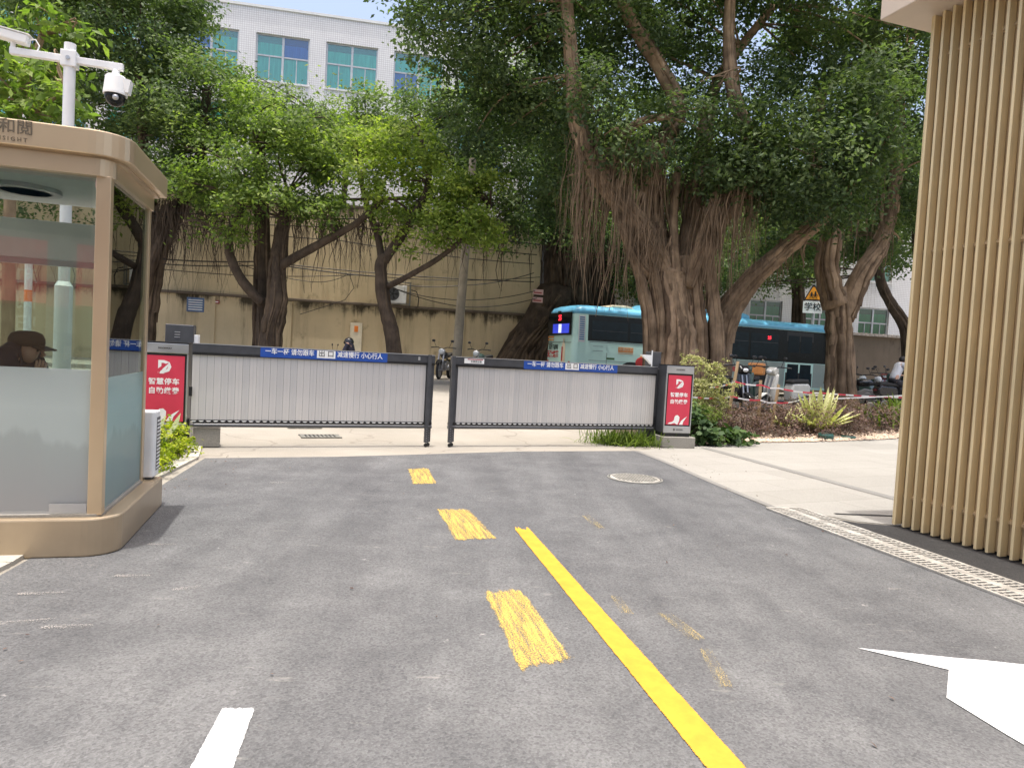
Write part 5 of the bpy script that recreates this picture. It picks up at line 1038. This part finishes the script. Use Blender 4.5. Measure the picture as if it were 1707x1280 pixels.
def blades(name, label, cat, ctr, n, L0, L1, wd, leaf, seed, spread, lean, parts=False, droop=.3, rad=.05):
    """strap leaves from one crown; each one a part when it is large"""
    rn = random.Random(seed); org = Vector((ctr[0], ctr[1], h(ctr[0], ctr[1])))
    t = empty(name, org, 0, label, cat); allm = MB(); tint = []
    for i in range(n):
        a = rn.uniform(0, 6.28); L = rn.uniform(L0, L1); el = rn.uniform(lean[0], lean[1]); bx_, by_ = rn.gauss(0, spread[0]), rn.gauss(0, spread[1])
        d = Vector((math.cos(a) * math.cos(el), math.sin(a) * math.cos(el), math.sin(el))); sd_ = Vector((-math.sin(a), math.cos(a), 0)); m = MB(); k_ = 6; vs = []
        for j in range(k_ + 1):
            s = j / k_; p = Vector((bx_ + math.cos(a) * rad, by_ + math.sin(a) * rad, .0 if abs(bx_) + abs(by_) < 1e-6 else h(org.x + bx_, org.y + by_) - org.z)) + d * L * s - Vector((0, 0, droop * L * s * s * math.cos(el)))
            w_ = wd * (.55 + .9 * s) * (1 - s ** 3) + .001; nrm = d.cross(sd_)
            vs += [p - sd_ * w_ + nrm * w_ * -.35, p + nrm * w_ * .25, p + sd_ * w_ + nrm * w_ * -.35]
        fs = [(j * 3 + q, j * 3 + q + 1, j * 3 + q + 4, j * 3 + q + 3) for j in range(k_) for q in (0, 1)]
        if parts:
            me = MB().add(vs, fs).mesh('leaf', smooth=True); me.materials.append(MT[leaf])
            at_ = me.attributes.new('tint', 'FLOAT', 'FACE'); tv = rn.uniform(.2, .9); at_.data.foreach_set('value', [tv if q % 2 else 1 - .4 * tv for q in range(len(me.polygons))]); link('leaf', me, t)
        else: allm.add(vs, fs); tint += [rn.random()] * len(fs)
    if not parts:
        me = allm.mesh('blades', smooth=True); me.materials.append(MT[leaf]); at_ = me.attributes.new('tint', 'FLOAT', 'FACE'); at_.data.foreach_set('value', tint); o = link('blades', me, t); o['kind'] = 'stuff'
    else: MB().lathe([(.06, 0), (.07, .06), (.03, .12)], 10).build('stem', MT['bark_dark'], t)
    return t
blades('variegated_agave', 'pale cream-striped agave rising from the red groundcover', 'agave', (6.85, 15.3), 40, .7, 1.1, .075, 'leaf_yucca', 41, (0, 0), (.35, 1.4), True, .14)
blades('variegated_agave', 'smaller cream-striped agave left of the larger one', 'agave', (6.1, 15.5), 18, .4, .75, .045, 'leaf_yucca', 42, (0, 0), (.25, 1.1), True, .15)
blades('spider_lily', 'bright green strap-leaved plant beside the slatted wall', 'plant', (9.15, 16.6), 50, .7, 1.05, .03, 'leaf_grass', 43, (.25, .2), (.5, 1.35), True, .3)
blades('grass_tuft', 'long green grass tuft at the foot of the right barrier leaf', 'grass', (2.0, 11.78), 900, .22, .42, .006, 'leaf_grass', 44, (.30, .13), (.5, 1.4), False, .5, .02)
blades('variegated_plant', 'broad striped leaves in front of the left gate cabinet', 'plant', (-4.18, 7.9), 26, .45, .75, .075, 'leaf_calathea', 45, (.06, .06), (.6, 1.4), True, .45)
blades('weed_tuft', 'small weed growing at the left foot of the kiosk base', 'plant', (-3.25, 4.12), 40, .06, .13, .012, 'leaf_creeper', 46, (.06, .02), (.3, 1.3), False, .3, .02)

# pebbles, in-ground lamps
def pebbles():
    rng = np.random.default_rng(51); rn = random.Random(51); m = MB()
    for _ in range(1900):
        s = rn.random(); x = 4.5 + s * 5.2; yb = 13.12 + (x - 4.75) * .504; y = yb + abs(rn.gauss(0, .26)) + .05
        r = rn.uniform(.018, .045); z = h(x, y) + .022 + r * .3
        a = rn.uniform(0, 6.28); q = [(math.cos(a + t_) * r * rn.uniform(.7, 1.2), math.sin(a + t_) * r * rn.uniform(.7, 1.2)) for t_ in (0, 1.05, 2.1, 3.14, 4.2, 5.2)]
        m.add([(x + u, y + v, z - r * .3) for u, v in q] + [(x + u * .6, y + v * .6, z + r * .45) for u, v in q] + [(x, y, z + r * .55)], [(i, (i + 1) % 6, 6 + (i + 1) % 6, 6 + i) for i in range(6)] + [(6 + i, 6 + (i + 1) % 6, 12) for i in range(6)])
    return tag(m.build('pebble_strip', MT['pebble']), 'pale tan pebbles strewn along the edge of the planting bed', 'pebbles', kind='stuff')
pebbles()
for (x, y, hh, lb) in ((6.55, 14.25, .13, 'dark green drum-shaped garden lamp standing in the pebbles'), (7.2, 14.62, .05, 'flat dark green garden lamp set low in the pebbles')):
    g = empty('garden_lamp', (x, y, h(x, y) + .02), 0, lb, 'lamp'); MB().lathe([(.15, 0), (.16, hh * .7), (.14, hh)], 24).build('housing', MT['lamp_green'], g); MB().lathe([(.12, hh), (.12, hh + .012), (.001, hh + .015)], 24).build('lens', MT['dark_print'], g)

# stakes and barrier tape
ST = [(4.65, 14.8, 1.45, .16, 'tall'), (5.45, 15.1, 1.05, -.02, 'middle'), (5.75, 15.15, .98, .10, 'right')]
tops = []
for x, y, L, ln_, nm in ST:
    o = empty('bamboo_stake', (x, y, h(x, y)), 0, {'tall': 'tallest leaning wooden stake holding red and white tape', 'middle': 'upright wooden stake in the middle of the three with tape', 'right': 'rightmost short wooden stake with tape beside the parked scooter'}[nm], 'stake', 'stakes holding the barrier tape')
    MB().tube([(0, 0, -.1), (ln_ * .5, 0, L * .5), (ln_, 0, L)], [.038, .034, .032], 8).build('stake', MT['stake_wood'], o); tops.append((x, y, L, ln_))
def tape(name, pts, label, sag=.03, w_=.032):
    a = []
    for p, q in zip(pts[:-1], pts[1:]):
        p, q = Vector(p), Vector(q); n = max(2, int((q - p).length / .14))
        for i in range(n): t_ = i / n; a.append(p.lerp(q, t_) - Vector((0, 0, sag * 4 * t_ * (1 - t_))))
    a.append(Vector(pts[-1])); T = empty(name, a[0], 0, label, 'tape'); o0 = a[0]
    me_ = [MB(), MB()]
    for i in range(len(a) - 1):
        p, q = a[i] - o0, a[i + 1] - o0; z = Vector((0, 0, w_ / 2)); me_[(i // 2) % 2].add([p - z, q - z, q + z, p + z], [(0, 1, 2, 3)])
    me_[0].build('white_stripes', MT['tape_white'], T)['kind'] = 'stuff'; me_[1].build('red_stripes', MT['tape_red' if 'red' in label else 'tape_white'], T)['kind'] = 'stuff'
def on(k_, z): x, y, L, ln_ = tops[k_]; return (x + ln_ * z / L, y - .045, h(x, y) + z)
tape('barrier_tape', [(3.9, 13.6, 1.0), on(0, 1.02), on(1, .95), on(2, .90), (7.0, 15.6, .95), (10.6, 17.5, .92)], 'upper red and white barrier tape strung between the stakes')
tape('barrier_tape', [(3.4, 13.0, .82), on(0, .70), on(1, .62), on(2, .58), (6.4, 15.3, .78)], 'lower red and white barrier tape strung between the stakes')
tape('barrier_tape', [(6.4, 15.3, .79), (10.8, 17.4, 1.05)], 'plain white tape running from the stakes to the slatted wall', .02)

# ------------------------------------------------------------------ motorcycles
def wheel(parent, x, r, w_):
    t = MB(); n, m_ = 24, 8
    for i in range(n):
        for j in range(m_):
            a, b = 2 * math.pi * i / n, 2 * math.pi * j / m_; rr2 = r - w_ / 2 + w_ / 2 * math.cos(b); t.v.append((rr2 * math.cos(a), w_ / 2 * math.sin(b), rr2 * math.sin(a)))
    t.f = [(i * m_ + j, ((i + 1) % n) * m_ + j, ((i + 1) % n) * m_ + (j + 1) % m_, i * m_ + (j + 1) % m_) for i in range(n) for j in range(m_)]
    wv = t.build('wheel', MT['tyre'], parent, smooth=True, loc=(x, 0, r))
    s = MB().lathe([(.035, -.05), (.035, .05)], 10, (0, 0, 0), 'y').lathe([(r - w_ * .9, -.02), (r - w_ * .6, -.025), (r - w_ * .6, .025), (r - w_ * .9, .02)], 24, (0, 0, 0), 'y')
    for i in range(6): a = i * math.pi / 3; s.bar((.03 * math.cos(a), 0, .03 * math.sin(a)), ((r - w_ * .8) * math.cos(a), 0, (r - w_ * .8) * math.sin(a)), .02, .02)
    s.build('rim', MT['rim'], wv)
def handle(b, x, z, mt='black'):
    H_ = MB().tube([(x - .10, -.34, z + .05), (x, -.16, z + .06), (x + .02, 0, z), (x, .16, z + .06), (x - .10, .34, z + .05)], .014, 8).build('handlebar', MT['black'], b)
    for s in (-1, 1):
        MB().tube([(x - .10, s * .34, z + .05), (x - .14, s * .43, z + .04)], .019, 8).build('grip', MT['black'], H_)
        mm = MB().tube([(x - .02, s * .22, z + .06), (x - .01, s * .30, z + .24)], .007, 6); mm.ball((x - .02, s * .32, z + .27), (.02, .065, .042), 10, 6); mm.build('mirror', MT['black'], b)
def scooter(loc, rz, col, label, group, box=False):
    b = empty('motor_scooter', loc, rz, label, 'scooter', group)
    wheel(b, .62, .22, .09); wheel(b, -.55, .22, .10)
    MB().vprism([(-.85, .50), (-.70, .42), (-.35, .34), (-.22, .30), (-.18, .60), (-.25, .74), (-.80, .76), (-.90, .66)], -.14, .14).build('rear_body', MT[col], b, bevel=.04)
    MB().box(-.25, .36, -.14, .14, .24, .31).build('footboard', MT['moto_black'], b, bevel=.02)
    MB().vprism([(.34, .24), (.46, .26), (.50, .60), (.42, .96), (.34, .98), (.36, .60)], -.19, .19).build('leg_shield', MT[col], b, bevel=.04)
    MB().vprism([(-.85, .77), (-.22, .75), (-.16, .79), (-.30, .85), (-.80, .87)], -.13, .13).build('seat', MT['seat_vinyl'], b, bevel=.03)
    MB().vprism([(.40, .40), (.62, .50), (.84, .40), (.80, .36), (.62, .455), (.44, .36)], -.07, .07).build('front_mudguard', MT[col], b, bevel=.02)
    MB().bar((.62, .06, .22), (.44, .06, .9), .035, .035).bar((.62, -.06, .22), (.44, -.06, .9), .035, .035).build('fork', MT['rim'], b)
    MB().vprism([(.30, .98), (.46, .94), (.52, 1.05), (.40, 1.14), (.30, 1.10)], -.13, .13).build('headlight_housing', MT[col], b, bevel=.03); MB().ball((.50, 0, 1.02), (.03, .08, .05), 12, 6).build('headlight', MT['headlight'], b, smooth=True)
    handle(b, .37, 1.08); MB().ball((-.90, 0, .62), (.03, .08, .04), 10, 6).build('tail_light', MT['moto_red'], b)
    if box: MB().box(-1.12, -.72, -.2, .2, .89, 1.22).build('top_box', MT[col if box == 1 else box], b, bevel=.04)
    return b
def motorcycle(loc, rz, col, label, group):
    b = empty('motorcycle', loc, rz, label, 'motorcycle', group)
    wheel(b, .66, .30, .085); wheel(b, -.62, .29, .10)
    MB().ball((.12, 0, .80), (.28, .13, .13), 16, 10).build('tank', MT[col], b, smooth=True)
    MB().vprism([(-.72, .80), (-.1, .72), (.0, .78), (-.15, .84), (-.70, .90)], -.12, .12).build('seat', MT['seat_vinyl'], b, bevel=.03)
    MB().vprism([(-.22, .32), (.24, .30), (.28, .52), (.08, .62), (-.18, .58)], -.12, .12).lathe([(.10, -.16), (.11, -.1), (.11, .1), (.10, .16)], 14, (.0, 0, .40), 'y').build('engine', MT['moto_silver'], b, bevel=.015)
    MB().bar((.30, .0, .88), (.22, 0, .32), .04, .04).bar((.30, 0, .85), (-.6, 0, .76), .05, .05).bar((-.2, .0, .7), (-.62, .1, .29), .035, .035).bar((-.2, .0, .7), (-.62, -.1, .29), .035, .035).build('frame', MT['black'], b)
    MB().bar((.66, .08, .30), (.40, .08, .98), .04, .04).bar((.66, -.08, .30), (.40, -.08, .98), .04, .04).build('fork', MT['moto_silver'], b)
    MB().vprism([(.42, .56), (.66, .66), (.92, .52), (.90, .49), (.66, .63), (.45, .53)], -.07, .07).build('mudguard', MT[col], b); MB().vprism([(-.95, .52), (-.66, .63), (-.36, .52), (-.36, .55), (-.66, .66), (-.97, .55)], -.08, .08).build('mudguard', MT[col], b)
    MB().ball((.50, 0, .92), (.09, .10, .10), 14, 8).build('headlight', MT['headlight'], b, smooth=True)
    MB().tube([(.18, -.12, .34), (-.1, -.16, .24), (-.5, -.17, .27), (-.85, -.18, .33)], [.025, .03, .045, .045], 10).build('exhaust', MT['moto_silver'], b)
    handle(b, .38, 1.0); MB().ball((-.78, 0, .80), (.04, .09, .04), 10, 6).build('tail_light', MT['moto_red'], b)
    return b
def onG(px, py, Y): p = at(px, py, Y); return (p.x, Y, h(p.x, Y))
GP = 'motorcycles parked by the cream wall'
def onP(px, Y): p = at(px, 600, Y); return (p.x, Y, .48)
motorcycle(onP(742, 23.2), R(-100), 'moto_black', 'black motorcycle facing out through the gap between the barrier leaves', GP)
motorcycle(onP(803, 23.6), R(-112), 'moto_green', 'motorcycle by the cream wall with only mirrors above the right barrier leaf', GP)
GQ = 'motorcycles parked behind the red groundcover'
motorcycle(onG(1436, 600, 24.3), R(-105), 'moto_white', 'pale-faired motorcycle parked right beside the forked banyan trunk', GQ)
motorcycle(onG(1458, 600, 24.0), R(-98), 'moto_black', 'black motorcycle second from the forked banyan trunk', GQ)
scooter(onG(1474, 600, 24.9), R(-110), 'moto_red', 'dark red scooter third from the forked banyan trunk', GQ)
motorcycle(onG(1448, 620, 21.6), R(160), 'moto_black', 'black motorcycle standing side-on in front of the parked row', GQ)
scooter(onG(1468, 600, 22.6), R(-60), 'moto_green', 'dark green scooter between the side-on motorcycle and the rider', GQ)
scooter(onG(1502, 600, 25.4), R(-95), 'moto_black', 'black scooter behind the man in white, by the slanting tree', GQ)
GS = 'scooters parked behind the barrier tape'
scooter(onG(1305, 640, 17.4), R(-152), 'moto_white', 'cream scooter tipped behind the short stakes', GS)
scooter(onG(1222, 640, 17.2), R(-75), 'moto_black', 'black scooter just right of the tallest stake', GS)
scooter(onG(1248, 640, 17.9), R(-120), 'moto_green', 'dark green scooter with an orange box behind the middle stake', GS, 'ad_orange')
RB = scooter(onG(1503, 640, 20.6), R(12), 'moto_black', 'black scooter ridden by the man in the white shirt', GQ)
HB = scooter((at(573, 600, 20.5).x, 20.5, .35), R(176), 'moto_black', 'scooter hidden behind the left barrier leaf under the helmeted rider', GQ)

# ------------------------------------------------------------------ people
def skinned(name, verts, edges, radii, mt, parent, sub=2, root=0):
    me = bpy.data.meshes.new(name); me.from_pydata(verts, edges, []); me.materials.append(mt)
    o = link(name, me, parent); s = o.modifiers.new('skin', 'SKIN'); s.use_smooth_shade = True
    sv = me.skin_vertices[0].data
    for i, r in enumerate(radii):
        r = r if hasattr(r, '__len__') else (r, r); sv[i].radius = r; sv[i].use_root = (i == root)
    o.modifiers.new('sub', 'SUBSURF').levels = sub; o.modifiers['sub'].render_levels = sub
    return o
def chain(V, E, Rr, pts, start=None):
    """append a chain of (point, radius); start = index to hang it from"""
    last = start
    for p, r in pts:
        V.append(tuple(p)); Rr.append(r); i = len(V) - 1
        if last is not None: E.append((last, i))
        last = i
    return last
def face(parent, c, fwd, s=1.0, mt='skin'):
    """nose, ears, brows, eyes and mouth on a head at c that looks along fwd"""
    f = Vector(fwd).normalized(); sd_ = Vector((-f.y, f.x, 0)).normalized(); u = f.cross(sd_) * -1 if f.cross(sd_).z < 0 else f.cross(sd_); c = Vector(c)
    MB().tube([c + f * .092 * s + u * .02 * s, c + f * .118 * s - u * .012 * s, c + f * .098 * s - u * .022 * s], [.008 * s, .014 * s, .011 * s], 8).build('nose', MT[mt], parent, smooth=True)
    for q in (-1, 1):
        m = MB().ball(c + sd_ * .082 * s * q - f * .005 * s - u * .005 * s, (.016 * s, .016 * s, .034 * s), 10, 8); m.build('ear', MT[mt], parent, smooth=True)
        MB().ball(c + f * .088 * s + sd_ * .033 * s * q + u * .018 * s, (.009 * s,) * 3, 8, 6).build('eye', MT['black'], parent, smooth=True)
        MB().tube([c + f * .095 * s + sd_ * .015 * s * q + u * .034 * s, c + f * .088 * s + sd_ * .05 * s * q + u * .036 * s], .005 * s, 6).build('brow', MT['hair'], parent)
    MB().tube([c + f * .094 * s - sd_ * .026 * s - u * .052 * s, c + f * .103 * s - u * .050 * s, c + f * .094 * s + sd_ * .026 * s - u * .052 * s], .006 * s, 6).build('mouth', MT['cap_brown'], parent, smooth=True)
def hand(V, E, Rr, wrist, d, palm_n, start, curl=.5, s=1.0):
    """palm and five bent fingers from a wrist along d"""
    d = Vector(d).normalized(); n = Vector(palm_n).normalized(); sd_ = d.cross(n).normalized(); w_ = Vector(wrist)
    pc = chain(V, E, Rr, [(w_ + d * .04 * s, (.030 * s, .020 * s))], start)
    pm = chain(V, E, Rr, [(w_ + d * .08 * s, (.034 * s, .017 * s))], pc)
    for k_, (off, L) in enumerate(((-.030, .068), (-.010, .078), (.010, .074), (.029, .058))):
        p = w_ + d * .095 * s + sd_ * off * s; a = d; pts = [(p, .0095 * s)]
        for j in range(3):
            ang = curl * (j + 1) * .55; a = (d * math.cos(ang) + n * math.sin(ang)).normalized(); p = p + a * L * s * (.42, .33, .25)[j]; pts.append((p, (.0092, .0085, .0075)[j] * s))
        chain(V, E, Rr, pts, pm)
    p = w_ + d * .035 * s - sd_ * .03 * s; chain(V, E, Rr, [(p, .012 * s), (p - sd_ * .022 * s + d * .028 * s + n * .012 * s, .011 * s), (p - sd_ * .020 * s + d * .055 * s + n * .026 * s, .009 * s)], pc)

def person(loc, rz, label, lean, head_c, look, arms, seat, legs, shirt, short, group=None):
    """a seated figure in its own frame: x forward, z up, seat at z = seat"""
    pr = empty('person', loc, rz, label, 'person', group)
    V, E, Rr = [], [], []
    hip = Vector((0, 0, seat + .09)); chest = hip + Vector((lean, 0, .34)); sh = hip + Vector((lean * 1.35, 0, .48)); hc = Vector(head_c)
    chain(V, E, Rr, [(hip, (.15, .12)), (hip.lerp(chest, .5), (.14, .105)), (chest, (.155, .11)), (sh, (.10, .075)), (sh.lerp(hc, .42) + Vector((0, 0, -.005)), .052), (hc - Vector((0, 0, .055)), (.068, .078)), (hc + Vector((0, 0, .015)), (.080, .096)), (hc + Vector((-.008, 0, .075)), (.070, .085)), (hc + Vector((-.01, 0, .105)), (.035, .045))])
    for (s, el, wr, d, n, curl) in arms:
        a = chain(V, E, Rr, [(sh + Vector((.0, .17 * s, -.03)), .056), (Vector(el).lerp(sh + Vector((0, .17 * s, -.03)), .5), .046), (el, .038), (Vector(el).lerp(Vector(wr), .5), .035), (wr, .026)], 3)
        hand(V, E, Rr, wr, d, n, a, curl)
    for (s, kn, an, toe) in legs:
        chain(V, E, Rr, [(hip + Vector((.02, .09 * s, -.02)), .085), (Vector(kn).lerp(hip, .45), .075), (kn, .056), (Vector(kn).lerp(Vector(an), .4), .05), (an, .036), (toe, .034)], 0)
    skinned('body', V, E, Rr, MT['skin'], pr)
    # clothes: shells a little outside the body
    V, E, Rr = [], [], []
    chain(V, E, Rr, [(hip + Vector((0, 0, -.03)), (.165, .135)), (hip.lerp(chest, .5), (.158, .122)), (chest, (.172, .126)), (sh, (.115, .09)), (sh.lerp(hc, .2), .070)])
    for (s, el, wr, d, n, curl) in arms:
        e2 = Vector(el); a0 = sh + Vector((0, .175 * s, -.03)); pts = [(a0, .07), (a0.lerp(e2, .5), .060), (a0.lerp(e2, .9) if short else e2, .055)]
        if not short: pts += [(e2.lerp(Vector(wr), .5), .046), (e2.lerp(Vector(wr), .9), .036)]
        chain(V, E, Rr, pts, 3)
    skinned('shirt', V, E, Rr, MT[shirt], pr)
    V, E, Rr = [], [], []
    chain(V, E, Rr, [(hip + Vector((0, 0, .05)), (.160, .125)), (hip + Vector((0, 0, -.05)), (.165, .13))])
    for (s, kn, an, toe) in legs: chain(V, E, Rr, [(hip + Vector((.03, .095 * s, -.03)), .098), (Vector(kn).lerp(hip, .45), .088), (kn, .07), (Vector(kn).lerp(Vector(an), .5), .06), (Vector(kn).lerp(Vector(an), .92), .052)], 1)
    skinned('trousers', V, E, Rr, MT['trousers'], pr)
    for (s, kn, an, toe) in legs:
        a, t_ = Vector(an), Vector(toe); MB().tube([a - Vector((.05, 0, .02)), a + (t_ - a) * .4, t_, t_ + (t_ - a).normalized() * .06], [.048, .055, .048, .03], 10).build('shoe', MT['black'], pr, smooth=True)
    face(pr, hc, look)
    return pr
# guard in the kiosk, chin on hand, looking right
gp = at(24, 584, 4.95); seat = .71
gx = gp.x - .12; gd = person((gx, 4.95, 0), R(8), 'man in a brown cap seated in the kiosk resting his chin on his hand', .10, (.20, 0, gp.z - .0), (1, -.1, -.12),
    [(-1, (.30, -.20, .98), (.30, -.10, gp.z - .20), (.25, .25, 1), (-.3, .6, .35), 1.1), (1, (.26, .20, .98), (.45, .12, 1.03), (1, -.2, 0), (0, 0, -1), .5)], seat, [(-1, (.42, -.13, .72), (.40, -.13, .34), (.52, -.13, .31)), (1, (.42, .13, .72), (.40, .13, .34), (.52, .13, .31))], 'cloth_navy', False)
hc = Vector((.20, 0, gp.z))
cap = MB().lathe([(.098, .035), (.106, .055), (.104, .09), (.088, .125), (.05, .143), (.001, .146)], 24, (0, 0, 0)); cap.v = [(v[0] * 1.12 + hc.x - .01, v[1] * .95 + hc.y, v[2] + hc.z) for v in cap.v]
CP = cap.build('cap', MT['cap_brown'], gd, smooth=True)
pk = MB(); vs = []
for i in range(9):
    a = R(-62 + 124 * i / 8); vs += [(hc.x + .10 * math.cos(a), hc.y + .092 * math.sin(a), hc.z + .045), (hc.x + .085 + .10 * math.cos(a), hc.y + .095 * math.sin(a), hc.z + .022 - .012 * abs(math.sin(a)))]
pk.add(vs + [(x, y, z - .008) for x, y, z in vs], [(2 * i, 2 * i + 1, 2 * i + 3, 2 * i + 2) for i in range(8)] + [(18 + 2 * i + 2, 18 + 2 * i + 3, 18 + 2 * i + 1, 18 + 2 * i) for i in range(8)] + [(2 * i + 1, 18 + 2 * i + 1, 18 + 2 * i + 3, 2 * i + 3) for i in range(8)]).build('cap_peak', MT['cap_brown'], CP, smooth=True)
MB().lathe([(.094, -.02), (.099, .04)], 20, (hc.x - .016, hc.y, hc.z)).build('hair', MT['hair'], gd) if False else None
# man in white on a scooter
rl = RB.location; mn = person((rl.x - .30, rl.y - .06, rl.z), R(12), 'man in a white short-sleeved shirt seen from behind sitting on a scooter', .16, (.30, 0, 1.52), (1, .2, -.35),
    [(-1, (.34, -.30, 1.10), (.62, -.30, 1.10), (1, 0, 0), (0, 0, -1), 1.2), (1, (.34, .30, 1.10), (.62, .32, 1.10), (1, 0, 0), (0, 0, -1), 1.2)], .86, [(-1, (.36, -.17, .72), (.40, -.17, .36), (.52, -.17, .34)), (1, (.36, .17, .72), (.40, .17, .36), (.52, .17, .34))], 'cloth_white', True)
hr = MB().ball((.285, 0, 1.57), (.112, .094, .10), 18, 12); hr.v = [v for v in hr.v]; hr.build('hair', MT['hair'], mn, smooth=True)
# rider whose helmet shows over the left leaf
HB.scale = (.8, .8, .8); hl_ = HB.location; hm = person((hl_.x + .28, hl_.y, hl_.z), R(176), 'person in a black helmet riding behind the left barrier leaf', .10, (.16, 0, 1.13), (1, 0, -.05),
    [(-1, (.28, -.24, .78), (.46, -.26, .88), (1, 0, 0), (0, 0, -1), 1.2), (1, (.28, .24, .78), (.46, .26, .88), (1, 0, 0), (0, 0, -1), 1.2)], .58, [(-1, (.36, -.15, .58), (.40, -.15, .36), (.52, -.15, .34)), (1, (.36, .15, .58), (.40, .15, .32), (.52, .15, .30))], 'cloth_navy', False)
HE = MB().ball((.15, 0, 1.185), (.145, .125, .135), 20, 14).build('helmet', MT['moto_black'], hm, smooth=True); MB().ball((.20, 0, 1.16), (.115, .105, .07), 18, 10).build('visor', MT['bus_glass'], HE, smooth=True)
# small direction boards on the dark banyan
for i, (px_, py_, lb) in enumerate(((897, 487, 'upper pale red-lettered board fixed at the end of the cream wall'), (896, 500, 'lower pale red-lettered board fixed at the end of the cream wall'))):
    p = at(px_, py_, 26.4); o = empty('direction_board', p, WR, lb, 'sign', 'boards at the end of the cream wall'); MB().box(-.2, .2, -.02, 0, -.1, .1).build('board', MT['card_pink'], o); MB().box(-.16, .14, -.024, -.021, -.05, .0).build('red_lettering', MT['notice_red'], o)

# dry leaves and grit blown on the drive
def litter():
    rng = np.random.default_rng(77); n = 90
    X = np.concatenate([rng.uniform(-3.2, 3.0, 30), rng.normal(-3.2, .25, 30), rng.normal(2.55, .2, 30)]); Y = np.concatenate([rng.uniform(2.4, 10.4, 30), rng.uniform(6.3, 8.4, 30), rng.uniform(7.2, 10.8, 30)])
    C = np.stack([X, Y, np.full(n, .014)], 1); N = rng.normal(size=(n, 3)) * .25 + np.array([0, 0, 1])
    o = link('leaf_litter', leaf_mesh('leaf_litter', C, N, .03, .45, MT['leaf_red'], rng, rng.uniform(0, 1, n))); tag(o, 'scattered dry leaves on the asphalt drive', 'leaves', kind='stuff')
litter()
